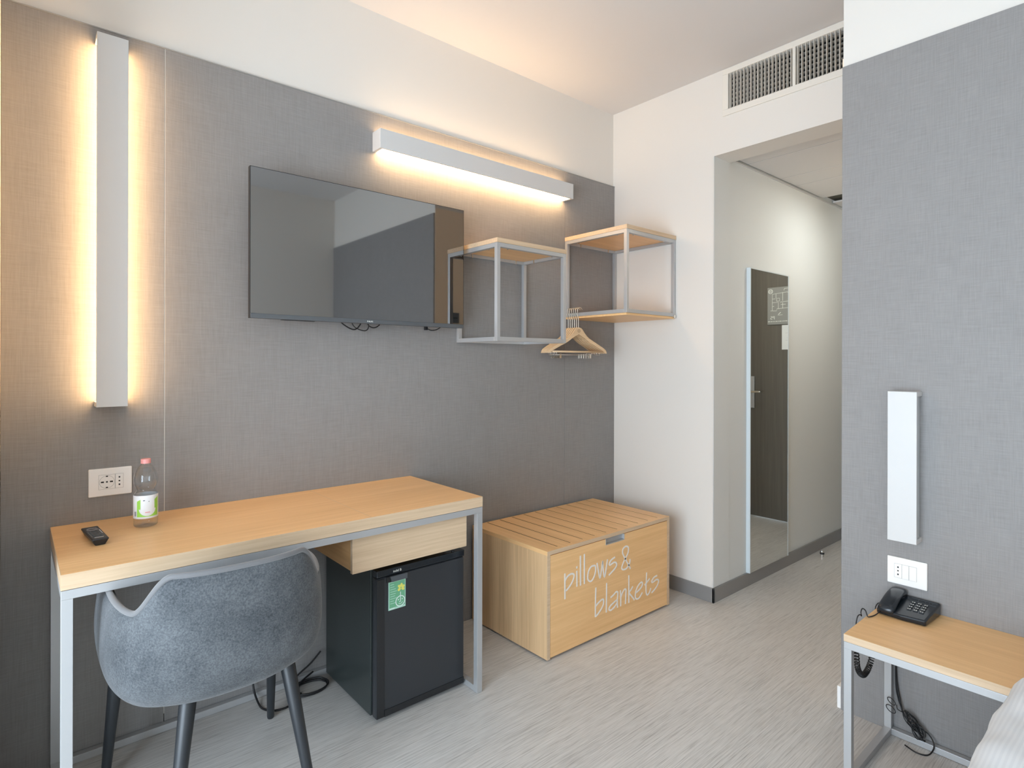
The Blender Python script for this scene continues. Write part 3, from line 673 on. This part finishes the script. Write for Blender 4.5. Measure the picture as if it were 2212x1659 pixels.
text_mesh('maker_lettering', 'indel B', 0.0125, 'plan_line', fr, (1.0535, FY - 0.0012, 0.5325), (1, 0, 0), (0, 0, 1), 0.0003)
pc = thing('power_cord', 'loose black power cord coiled on the floor beside the minibar fridge', 'cord', (0.9, 2.27, 0))
bm = nb(); loop = []
for i in range(0, 2 * 28 + 8):
    a = i * 2 * PI / 28; k = 0.004 * math.sin(a * 0.5 + 1)
    loop.append((0.895 + (0.070 + k) * math.cos(a + 0.6), 2.272 + (0.050 + k) * math.sin(a + 0.6), 0.0045 + 0.0040 * (i // 14) * 0.6))
path = smoothpath([(0.700, 2.352, 0.10), (0.702, 2.338, 0.04), (0.706, 2.29, 0.006), (0.712, 2.245, 0.0045), (0.740, 2.212, 0.0045), (0.790, 2.208, 0.0045), (0.855, 2.262, 0.0045)], 8)
tube(bm, path, 0.0038, 8)
tube(bm, loop, 0.0035, 8)
tube(bm, smoothpath([(0.852, 2.240, 0.006), (0.838, 2.30, 0.012), (0.862, 2.334, 0.035), (0.925, 2.345, 0.065), (0.97, 2.350, 0.10)], 8), 0.0035, 8)
tube(bm, smoothpath([(0.80, 2.215, 0.010), (0.835, 2.255, 0.014), (0.875, 2.315, 0.018), (0.935, 2.342, 0.03)], 8), 0.0035, 8)
obj('cord', bm, 'cable', pc, smooth=True)

# ------------------------------------------------------------------ pillow and blanket chest
CX0, CX1, CY, CYB, CZ = 1.758, 2.666, 1.812, 2.353, 0.480
cs = thing('storage_chest', 'low oak chest with a slotted top and cream lettering on its front', 'chest', ((CX0 + CX1) / 2, 2.08, 0))
th_ = 0.018
bx('plinth', (CX0 + 0.02, CX1 - 0.02, CY + 0.02, CYB - 0.02, 0, 0.010), 'black_plastic', cs)
bx('side_panel', (CX0, CX0 + th_, CY + 0.0008, CYB, 0.008, CZ - th_), 'oak_z', cs, bevel=0.0005)
bx('side_panel', (CX1 - th_, CX1, CY + 0.0008, CYB, 0.008, CZ - th_), 'oak_z', cs, bevel=0.0005)
bx('side_edge_band', (CX0 + 0.0002, CX0 + th_, CY - 0.0004, CY + 0.0008, 0.008, CZ - th_), 'oak_edge', cs)
bx('side_edge_band', (CX1 - th_, CX1 - 0.0002, CY - 0.0004, CY + 0.0008, 0.008, CZ - th_), 'oak_edge', cs)
bx('back_panel', (CX0 + th_, CX1 - th_, CYB - th_, CYB, 0.010, CZ - th_), 'oak_z', cs)
bx('base_panel', (CX0 + th_, CX1 - th_, CY + 0.02, CYB - th_, 0.010, 0.026), 'oak_x', cs)
# slotted top: frame boards and slats with gaps filled by dark strips
slots = [1.847 + i * 0.0832 for i in range(10)]
bm = nb(); z0_, z1_ = CZ - th_, CZ; sw = 0.0075; ya, yb = 1.838, CYB - 0.006
box(bm, CX0, CX1, CY, ya, z0_, z1_); box(bm, CX0, CX1, yb, CYB, z0_, z1_)
xs = [CX0] + [q for s in slots for q in (s - sw / 2, s + sw / 2)] + [CX1]
for a, b in zip(xs[::2], xs[1::2]): box(bm, a, b, ya, yb, z0_, z1_)
bmesh.ops.remove_doubles(bm, verts=bm.verts, dist=1e-5)
ct = obj('slotted_top', bm, 'oak_y', cs)
bx('top_edge_band', (CX0 + 0.0002, CX1 - 0.0002, CY - 0.0008, CY, z0_ + 0.0002, z1_ - 0.0004), 'oak_edge', ct)
for s in slots: bx('slot_groove', (s - sw / 2, s + sw / 2, ya, yb, z0_, z1_ - 0.0012), 'slot', ct)
# flap with a notch for the recessed pull
HX0, HX1, HZ0 = 2.1457, 2.2870, 0.4295
fa, fb, fz0, fz1 = CX0 + th_ + 0.002, CX1 - th_ - 0.002, 0.013, CZ - th_ - 0.003
bm = nb(); prism(bm, [(fa, fz0), (fb, fz0), (fb, fz1), (HX1, fz1), (HX1, HZ0), (HX0, HZ0), (HX0, fz1), (fa, fz1)], lambda a, b, c: (a, CY + 0.0002 + c, b), 0.017)
fl = obj('front_flap', bm, 'oak_x', cs, bevel=0.0004)
bm = nb(); g = 0.0035
box(bm, HX0, HX1, CY - 0.0006, CY + 0.016, HZ0, HZ0 + g); box(bm, HX0, HX0 + g, CY - 0.0006, CY + 0.016, HZ0 + g, fz1); box(bm, HX1 - g, HX1, CY - 0.0006, CY + 0.016, HZ0 + g, fz1)
box(bm, HX0 + g, HX1 - g, CY + 0.013, CY + 0.016, HZ0 + g, fz1)
obj('recessed_pull', bm, 'steel', fl, bevel=0.0005)
LETTERS=[
 [ [(1.8663,0.3610),(1.8677,0.2461)],[(1.8689,0.3305),(1.8824,0.3435),(1.9040,0.3501),(1.9215,0.3460),(1.9259,0.3344),(1.9157,0.3141),(1.8969,0.2961),(1.8737,0.2820)] ],
 [ [(1.9442,0.3554),(1.9452,0.2828)],[(1.9442,0.3757),(1.9442,0.3661)] ],
 [ [(1.9682,0.4188),(1.9694,0.2819)] ],
 [ [(1.9945,0.4208),(1.9950,0.2825)] ],
 [ [(2.0661,0.3520),(2.0427,0.3521),(2.0253,0.3366),(2.0185,0.3150),(2.0205,0.2964),(2.0351,0.2851),(2.0514,0.2889),(2.0662,0.3063),(2.0732,0.3282),(2.0716,0.3469),(2.0661,0.3520)] ],
 [ [(2.0826,0.3601),(2.0918,0.3239),(2.1039,0.2842),(2.1138,0.3188),(2.1225,0.3592),(2.1266,0.3212),(2.1361,0.2818),(2.1481,0.3162),(2.1582,0.3607)] ],
 [ [(2.2142,0.3592),(2.1871,0.3517),(2.1714,0.3355),(2.1781,0.3295),(2.2038,0.3353),(2.2207,0.3308),(2.2270,0.3185),(2.2165,0.3060),(2.1915,0.2928),(2.1675,0.2823)] ],
 [ [(2.3309,0.3243),(2.3266,0.3031),(2.3046,0.2858),(2.2828,0.2831),(2.2677,0.2893),(2.2676,0.3025),(2.2849,0.3261),(2.3110,0.3536),(2.3175,0.3716),(2.3144,0.3875),(2.2977,0.3945),(2.2781,0.3880),(2.2717,0.3701),(2.2804,0.3518),(2.3001,0.3228),(2.3200,0.2962),(2.3333,0.2751)] ],
 [ [(2.0751,0.2466),(2.0725,0.1870),(2.0716,0.1087)],[(2.0753,0.1600),(2.0943,0.1707),(2.1182,0.1789),(2.1295,0.1740),(2.1284,0.1536),(2.1144,0.1363),(2.0905,0.1191),(2.0731,0.1104)] ],
 [ [(2.1525,0.2485),(2.1501,0.1083)] ],
 [ [(2.1815,0.1716),(2.2044,0.1791),(2.2211,0.1883),(2.2347,0.1843),(2.2360,0.1709),(2.2319,0.1448),(2.2341,0.1089)],[(2.2318,0.1489),(2.2045,0.1413),(2.1796,0.1318),(2.1701,0.1210),(2.1743,0.1132),(2.1879,0.1107),(2.2130,0.1201),(2.2319,0.1340)] ],
 [ [(2.2551,0.1879),(2.2587,0.1487),(2.2576,0.1093)],[(2.2587,0.1514),(2.2702,0.1703),(2.2875,0.1846),(2.2984,0.1791),(2.2976,0.1550),(2.2943,0.1104)] ],
 [ [(2.3210,0.2461),(2.3215,0.1087)],[(2.3537,0.1825),(2.3381,0.1696),(2.3240,0.1579),(2.3472,0.1325),(2.3665,0.1112)] ],
 [ [(2.3786,0.1440),(2.4059,0.1525),(2.4289,0.1666),(2.4312,0.1802),(2.4219,0.1868),(2.4013,0.1791),(2.3831,0.1611),(2.3741,0.1409),(2.3742,0.1212),(2.3855,0.1112),(2.4061,0.1129),(2.4314,0.1319)] ],
 [ [(2.4670,0.2259),(2.4639,0.1837),(2.4616,0.1470),(2.4641,0.1206),(2.4735,0.1090),(2.4901,0.1169),(2.5034,0.1366)],[(2.4499,0.1642),(2.4922,0.1883)] ],
 [ [(2.5574,0.1887),(2.5282,0.1855),(2.5100,0.1690),(2.5187,0.1631),(2.5477,0.1686),(2.5663,0.1641),(2.5698,0.1521),(2.5576,0.1346),(2.5333,0.1203),(2.5092,0.1105)] ],
]
for st in LETTERS:
    bm = nb()
    for k, pts in enumerate(st): ribbon(bm, catmull2(pts, 5), 0.0082, lambda a, b, c: (a, CY - 0.0003 - c - k * 0.0002, b), 0.0008)
    obj('letter', bm, 'letter', fl)
# ------------------------------------------------------------------ armchair
CH = (0.448, 1.862)
arm = thing('armchair', 'grey velvet tub chair on four dark legs pushed up to the desk', 'chair', (CH[0], CH[1], 0))
def se(v, p): return math.copysign(abs(v) ** p, v)
A_W, A_B, ARM_F = 0.272, 0.290, 0.235          # half width, back depth, arm reach
def plan(s):
    """s in [-1,1]: left arm tip -> back centre (0) -> right arm tip, local xy on the outer face"""
    if abs(s) > 0.62:
        k = (abs(s) - 0.62) / 0.38; x = A_W - 0.012 * k * k; y = ARM_F * k
        return math.copysign(x, s), y
    th = (s / 0.62) * PI / 2
    return A_W * se(math.sin(th), 0.80), -A_B * se(math.cos(th), 0.66)
def rim(s):
    a = abs(s)
    if a < 0.215: return 0.782
    if a < 0.40:
        k = (a - 0.215) / 0.185; k = k * k * (3 - 2 * k); return 0.782 + (0.688 - 0.782) * k
    if a < 0.60:
        k = (a - 0.40) / 0.20; return 0.688 + 0.012 * k * k * (3 - 2 * k)
    if a < 0.8: return 0.700 - 0.004 * (a - 0.60) / 0.2
    k = (a - 0.8) / 0.2; return 0.696 - 0.045 * k * k
rows = [(1.0, 0.985), (0.86, 1.0), (0.66, 1.02), (0.46, 1.03), (0.30, 1.015), (0.18, 0.965), (0.09, 0.89), (0.03, 0.78), (0.0, 0.66)]
NS = 64; ZB = 0.412
bm = nb(); G = []
for i in range(NS + 1):
    s = -1 + 2 * i / NS; x, y = plan(s); zr = rim(s); col_ = []
    for h, k in rows:
        z = ZB + (zr - ZB) * h
        lean = 0.014 * (h ** 1.2) * max(0.0, -y / A_B)
        col_.append(bm.verts.new((x * k, (y * k) - lean + 0.02 * (1 - h), z)))
    G.append(col_)
for a, b in zip(G, G[1:]):
    for j in range(len(rows) - 1): bm.faces.new((a[j], a[j + 1], b[j + 1], b[j]))
sh = obj('shell', bm, 'velvet', arm, smooth=True, solid=0.030, subsurf=2, local=True)
bm = nb(); pts = []
for i in range(NS * 2 + 1):
    s = -1 + 2 * i / (NS * 2); x, y = plan(s); zr = rim(s); lean = 0.014 * max(0.0, -y / A_B)
    n = Vector((x, y - 0.05, 0)).normalized()
    pts.append(Vector((x * 0.985, y * 0.985 - lean, zr - 0.001)) - n * 0.010)
tube(bm, pts, 0.0075, 10)
obj('lit_rim_welt', bm, 'velvet_lit_rim', arm, smooth=True, local=True)
bm = nb(); prof = [(0.0, 0.418), (0.60, 0.420), (0.86, 0.428), (0.97, 0.442), (1.0, 0.458), (0.97, 0.478), (0.86, 0.492), (0.5, 0.497), (0.0, 0.498)]
rings = []
for k, z in prof:
    if k == 0: rings.append(None); continue
    rings.append([bm.verts.new((0.222 * k * se(math.cos(a), 0.75), 0.0 + 0.238 * k * se(math.sin(a), 0.75), z)) for a in [2 * PI * j / 36 for j in range(36)]])
R_ = [r for r in rings if r]
for a, b in zip(R_, R_[1:]):
    for j in range(36): bm.faces.new((a[j], a[(j + 1) % 36], b[(j + 1) % 36], b[j]))
bm.faces.new(R_[0][::-1]); bm.faces.new(R_[-1])
obj('seat_cushion', bm, 'velvet', arm, smooth=True, local=True)
for tp, ft in (((0.351, 1.712), (0.290, 1.640)), ((0.609, 1.728), (0.663, 1.640)), ((0.240, 2.085), (0.215, 2.180)), ((0.686, 2.085), (0.715, 2.187))):
    bm = nb(); a = Vector((ft[0] - CH[0], ft[1] - CH[1], 0.0)); b = Vector((tp[0] - CH[0], tp[1] - CH[1], 0.435))
    tube(bm, [a, a + (b - a) * 0.02, a + (b - a) * 0.5, b], [0.0105, 0.0125, 0.0165, 0.0215], 20)
    obj('leg', bm, 'leg_black', arm, smooth=False, bevel=0.001, local=True)
for o in arm.children:
    if o.name.startswith('leg'):
        for p in o.data.polygons: p.use_smooth = len(p.vertices) == 4

# ------------------------------------------------------------------ bedside shelf
NX, NY, NY2, NZ, NZ0 = 1.965, 0.700, 0.262, 0.458, 0.436
ns = thing('bedside_table', 'narrow bedside table with an oak top on a grey metal frame', 'bedside table', (2.16, 0.5, 0))
nt = bx('table_top', (NX + 0.0008, XH - 0.001, NY2, NY - 0.0006, NZ0 + 0.0002, NZ), 'oak_y', ns)
bx('front_edge_band', (NX - 0.0004, NX + 0.0008, NY2, NY, NZ0, NZ - 0.0003), 'oak_edge_y', nt)
bx('side_edge_band', (NX + 0.0008, XH - 0.001, NY - 0.0006, NY, NZ0, NZ - 0.0003), 'oak_edge', nt)
t = 0.022; tz = NZ0 - t; xb = XH - 0.004 - t
bm = nb()
box(bm, NX, NX + t, NY2, NY, tz, NZ0 - 0.001); box(bm, xb, xb + t, NY2, NY, tz, NZ0 - 0.001)
for y in (NY - t, NY2): box(bm, NX + t, xb, y, y + t, tz, NZ0 - 0.001)
obj('top_frame', bm, 'steel', ns, bevel=0.0008)
for y in (NY - t, NY2): bx('floor_rail', (NX + t, xb, y, y + t, 0.001, t), 'steel', ns, bevel=0.0008)
bx('floor_rail', (xb, xb + t, NY2 + t, NY - t, 0.001, t), 'steel', ns, bevel=0.0008)
for x in (NX, xb):
    for y in (NY - t, NY2): bx('leg', (x, x + t, y, y + t, 0, tz), 'steel', ns, bevel=0.0008)

# ------------------------------------------------------------------ telephone
ph = thing('telephone', 'black desk telephone with its handset on the left, on the bedside table', 'telephone', (2.285, 0.61, NZ))
PY0, PY1, PX0, PX1 = 0.534, 0.696, 2.208, 2.352       # right/left (y), front/back (x)
def slope(x): return 0.020 + (x - PX0) / (PX1 - PX0) * 0.022
bm = nb()
o_ = [(PX0, PY0 + 0.012), (PX0 - 0.006, (PY0 + PY1) / 2), (PX0, PY1 - 0.010), (PX1, PY1 - 0.004), (PX1, PY0 + 0.004)]
A_ = [bm.verts.new((a + 0.004 * (1 if a < 2.25 else -1), b, NZ + 0.0008)) for a, b in o_]; B_ = [bm.verts.new((a, b, NZ + slope(a))) for a, b in o_]
bm.faces.new(A_[::-1]); bm.faces.new(B_)
for i in range(5): bm.faces.new((A_[i], A_[(i + 1) % 5], B_[(i + 1) % 5], B_[i]))
obj('phone_body', bm, 'black_gloss', ph, bevel=0.006, seg=4, smooth=False)
def onp(x, y, h=0.0): return Vector((x, y, NZ + slope(x) + h))
bm = nb()
for r in range(4):
    for c in range(3):
        x, y = 2.305 - r * 0.0165, 0.604 - c * 0.0175
        q = [onp(x - 0.005, y - 0.006, 0.0), onp(x + 0.005, y - 0.006, 0.0), onp(x + 0.005, y + 0.006, 0.0), onp(x - 0.005, y + 0.006, 0.0)]
        A_ = [bm.verts.new(p) for p in q]; B_ = [bm.verts.new(p + Vector((0, 0, 0.0025))) for p in q]
        bm.faces.new(B_)
        for i in range(4): bm.faces.new((A_[i], A_[(i + 1) % 4], B_[(i + 1) % 4], B_[i]))
kp = obj('keypad', bm, 'black_plastic', ph)
bm = nb()
for r in range(4):
    for c in range(3):
        x, y = 2.305 - r * 0.0165, 0.604 - c * 0.0175
        for k in (-1, 1):
            q = [onp(x - 0.0022, y + k * 0.0028 - 0.0016, 0.0027), onp(x + 0.0022, y + k * 0.0028 - 0.0016, 0.0027), onp(x + 0.0022, y + k * 0.0028 + 0.0016, 0.0027), onp(x - 0.0022, y + k * 0.0028 + 0.0016, 0.0027)]
            bm.faces.new([bm.verts.new(p) for p in q])
obj('key_digits', bm, 'plan_line', kp)
bm = nb()
for x in (2.318, 2.338):
    tube(bm, [onp(x, 0.545, 0.0003), onp(x, 0.618, 0.0003)], 0.0006, 6)
tube(bm, [onp(2.318, 0.596, 0.0003), onp(2.338, 0.596, 0.0003)], 0.0006, 6)
for y in (0.556, 0.566, 0.576): tube(bm, [onp(2.328, y, 0.0003), onp(2.331, y, 0.0003)], 0.0009, 6)
obj('card_window', bm, 'grey_tab', ph)
bm = nb(); G = []
for i in range(17):
    u = i / 16; x = 2.196 + 0.158 * u
    z = NZ + 0.030 + 0.030 * math.sin(PI * min(1, u * 0.62)) ** 0.9
    wd = 0.0265 - 0.002 * math.sin(PI * u)
    dz = 0.020 + 0.010 * (abs(u - 0.5) * 2) ** 2.5 if True else 0
    zt = z + 0.003; ring = []
    for a, c in ((-1.0, -0.2), (-0.92, 0.55), (-0.6, 0.93), (0, 1.0), (0.6, 0.93), (0.92, 0.55), (1.0, -0.2), (0.85, -1.0), (0, -1.0), (-0.85, -1.0)):
        e = 1.0 if 0 < i < 16 else 0.86
        ring.append(bm.verts.new((x, 0.657 + a * wd * e, zt - 0.010 + c * 0.010 * e - (0.004 if c < 0 else 0) * (abs(u - 0.5) * 2))))
    G.append(ring)
for a, b in zip(G, G[1:]):
    for j in range(10): bm.faces.new((a[j], a[(j + 1) % 10], b[(j + 1) % 10], b[j]))
bm.faces.new(G[0][::-1]); bm.faces.new(G[-1])
obj('handset', bm, 'black_gloss', ph, smooth=True, subsurf=1)
bm = nb()
for x0, x1 in ((2.203, 2.240), (2.318, 2.350)): box(bm, x0, x1, 0.636, 0.680, NZ + 0.014, NZ + 0.036 + (0.010 if x0 > 2.3 else 0))
obj('handset_cradle', bm, 'black_plastic', ph, bevel=0.006, seg=3)
# coiled handset cord
def coil(path, r, turns, n=9):
    P = smoothpath(path, 24); out = []; k = len(P) - 1; u = None
    total = turns * n
    for i in range(total + 1):
        t_ = i / total * k; a = int(min(t_, k - 1)); f = t_ - a; p = P[a].lerp(P[a + 1], f); d = (P[a + 1] - P[a]).normalized()
        if u is None: u, v = frame_of(d)
        else: u = (u - d * u.dot(d)).normalized(); v = d.cross(u).normalized()
        ang = 2 * PI * i / n; out.append(p + (u * math.cos(ang) + v * math.sin(ang)) * r)
    return out
bm = nb()
tube(bm, coil([(2.106, 0.712, 0.425), (2.104, 0.712, 0.36), (2.118, 0.712, 0.295), (2.150, 0.712, 0.262), (2.185, 0.712, 0.252), (2.232, 0.712, 0.268), (2.266, 0.712, 0.315), (2.282, 0.712, 0.375), (2.284, 0.712, 0.425)], 0.0076, 50), 0.0021, 6)
hc = obj('coiled_cord', bm, 'cable', ph, smooth=True)
bm = nb()
tube(bm, smoothpath([(2.206, 0.672, NZ + 0.016), (2.185, 0.680, NZ + 0.004), (2.155, 0.688, NZ + 0.003), (2.146, 0.692, NZ + 0.006), (2.152, 0.700, NZ + 0.020), (2.142, 0.706, NZ + 0.028), (2.128, 0.706, NZ + 0.020), (2.128, 0.704, NZ + 0.008), (2.120, 0.706, NZ + 0.014), (2.108, 0.709, NZ + 0.010), (2.104, 0.712, NZ - 0.012), (2.106, 0.712, 0.425)], 6), 0.0018, 6); obj('straight_cord', bm, 'cable', ph, smooth=True); bm = nb()
tube(bm, smoothpath([(2.284, 0.712, 0.425), (2.286, 0.712, 0.450), (2.286, 0.704, 0.466), (2.280, 0.694, 0.470)], 6), 0.0018, 6)
obj('straight_cord', bm, 'cable', ph, smooth=True)
# cable tangle on the wall below
tc_ = thing('telephone_cable', 'tangled bundle of thin black cable hanging behind the bedside table', 'cable', (2.34, 0.62, 0))
bm = nb(); rnd = random.Random(3)
tube(bm, smoothpath([(2.352, 0.672, 0.412), (2.353, 0.671, 0.28), (2.350, 0.666, 0.185), (2.346, 0.655, 0.128), (2.342, 0.646, 0.095), (2.340, 0.633, 0.075), (2.338, 0.615, 0.062)], 6), 0.0030, 8)
tube(bm, smoothpath([(2.347, 0.669, 0.40), (2.346, 0.668, 0.195), (2.343, 0.660, 0.135), (2.340, 0.645, 0.098), (2.336, 0.628, 0.070)], 6), 0.0022, 8)
for k in range(9):
    cy, cz = 0.622 - 0.004 * k + rnd.uniform(-0.006, 0.006), 0.086 - 0.007 * k * 0.8 + rnd.uniform(-0.006, 0.006); ra, rb = rnd.uniform(0.020, 0.034), rnd.uniform(0.007, 0.013); tl = -0.9 + rnd.uniform(-0.25, 0.25); pts = []
    for i in range(24):
        a = 2 * PI * i / 24; u, v = ra * math.cos(a), rb * math.sin(a)
        pts.append((2.334 + 0.006 * math.sin(a * 2 + k) - 0.001 * k, cy + u * math.cos(tl) * -1 + v * math.sin(tl), max(0.030, cz + u * math.sin(tl) + v * math.cos(tl))))
    tube(bm, pts, 0.0017, 6, closed=True)
for cy, cz, ra in ((0.672, 0.128, 0.015), (0.674, 0.100, 0.017)):
    pts = [(2.316 + 0.010 * math.cos(a), cy + ra * math.cos(a), cz + ra * 0.62 * math.sin(a)) for a in [2 * PI * i / 20 for i in range(20)]]
    tube(bm, pts, 0.0014, 6, closed=True)
tube(bm, smoothpath([(2.330, 0.66, 0.115), (2.322, 0.655, 0.105), (2.334, 0.642, 0.095)], 6), 0.0014, 6)
tube(bm, smoothpath([(2.340, 0.595, 0.062), (2.345, 0.572, 0.050), (2.336, 0.556, 0.036), (2.324, 0.552, 0.018), (2.300, 0.562, 0.0035), (2.286, 0.590, 0.0035), (2.302, 0.628, 0.0035)], 6), 0.0022, 8)
obj('cable', bm, 'cable', tc_, smooth=True)

# ------------------------------------------------------------------ bed
bd = thing('bed', 'bed made up with a white finely striped cotton duvet, beside the bedside table', 'bed', (1.35, -0.3, 0))
BX0, BX1, BY0, BY1, BT = 0.42, 2.33, -0.90, 0.290, 0.538
bx('bed_base', (BX0 + 0.06, BX1, BY0 + 0.04, BY1 - 0.07, 0.07, 0.27), 'velvet', bd, bevel=0.01)
bx('mattress', (BX0 + 0.04, BX1, BY0 + 0.02, BY1 - 0.055, 0.271, 0.495), 'duvet', bd, bevel=0.03, seg=3)
for x in (BX0 + 0.15, BX1 - 0.12):
    for y in (BY0 + 0.12, BY1 - 0.14):
        bm = nb(); tube(bm, [(x, y, 0), (x, y, 0.07)], 0.025, 14); obj('foot', bm, 'black_plastic', bd)
bm = nb(); nx, ny = 64, 46; G = []
def wob(a, b, s): return math.sin(a * 7.3 + s) * math.sin(b * 9.1 + s * 2.1) * 0.5 + math.sin(a * 17.0 + b * 11 + s) * 0.3 + math.sin(a * 31 - b * 23 + s) * 0.2
for i in range(nx + 1):
    x = BX0 + (BX1 - 0.03 - BX0) * i / nx; row = []
    for j in range(ny + 1):
        v = j / ny; top = 1.19; L_ = top + 0.34; d = v * L_ - 0.0
        R = 0.045; flat = (BY1 - R) - BY0
        if d < flat: y, z = BY0 + d, BT
        elif d < flat + R * PI / 2: a = (d - flat) / R; y, z = BY1 - R + R * math.sin(a), BT - R + R * math.cos(a)
        else: y, z = BY1 + 0.012 * (d - flat - R * PI / 2) / 0.3, BT - R - (d - flat - R * PI / 2)
        w_ = wob(x * 1.4, d * 1.2, 0.7)
        edge = max(0, (d - flat + 0.25))
        z += 0.009 * w_ * (1 if d < flat + 0.05 else 0.2) + 0.006 * math.sin(x * 9 + 1)
        y += (0.007 * wob(x * 2.0, z * 2, 2.2) if d > flat - 0.1 else 0)
        y -= 0.042 * min(1.0, max(0.0, (x - 1.915) / 0.03)) * (1 if d > flat - 0.06 else 0)
        row.append(bm.verts.new((x, y, z)))
    G.append(row)
for a, b in zip(G, G[1:]):
    for j in range(ny): bm.faces.new((a[j], a[j + 1], b[j + 1], b[j]))
obj('duvet', bm, 'duvet', bd, smooth=True, solid=0.022, subsurf=1)
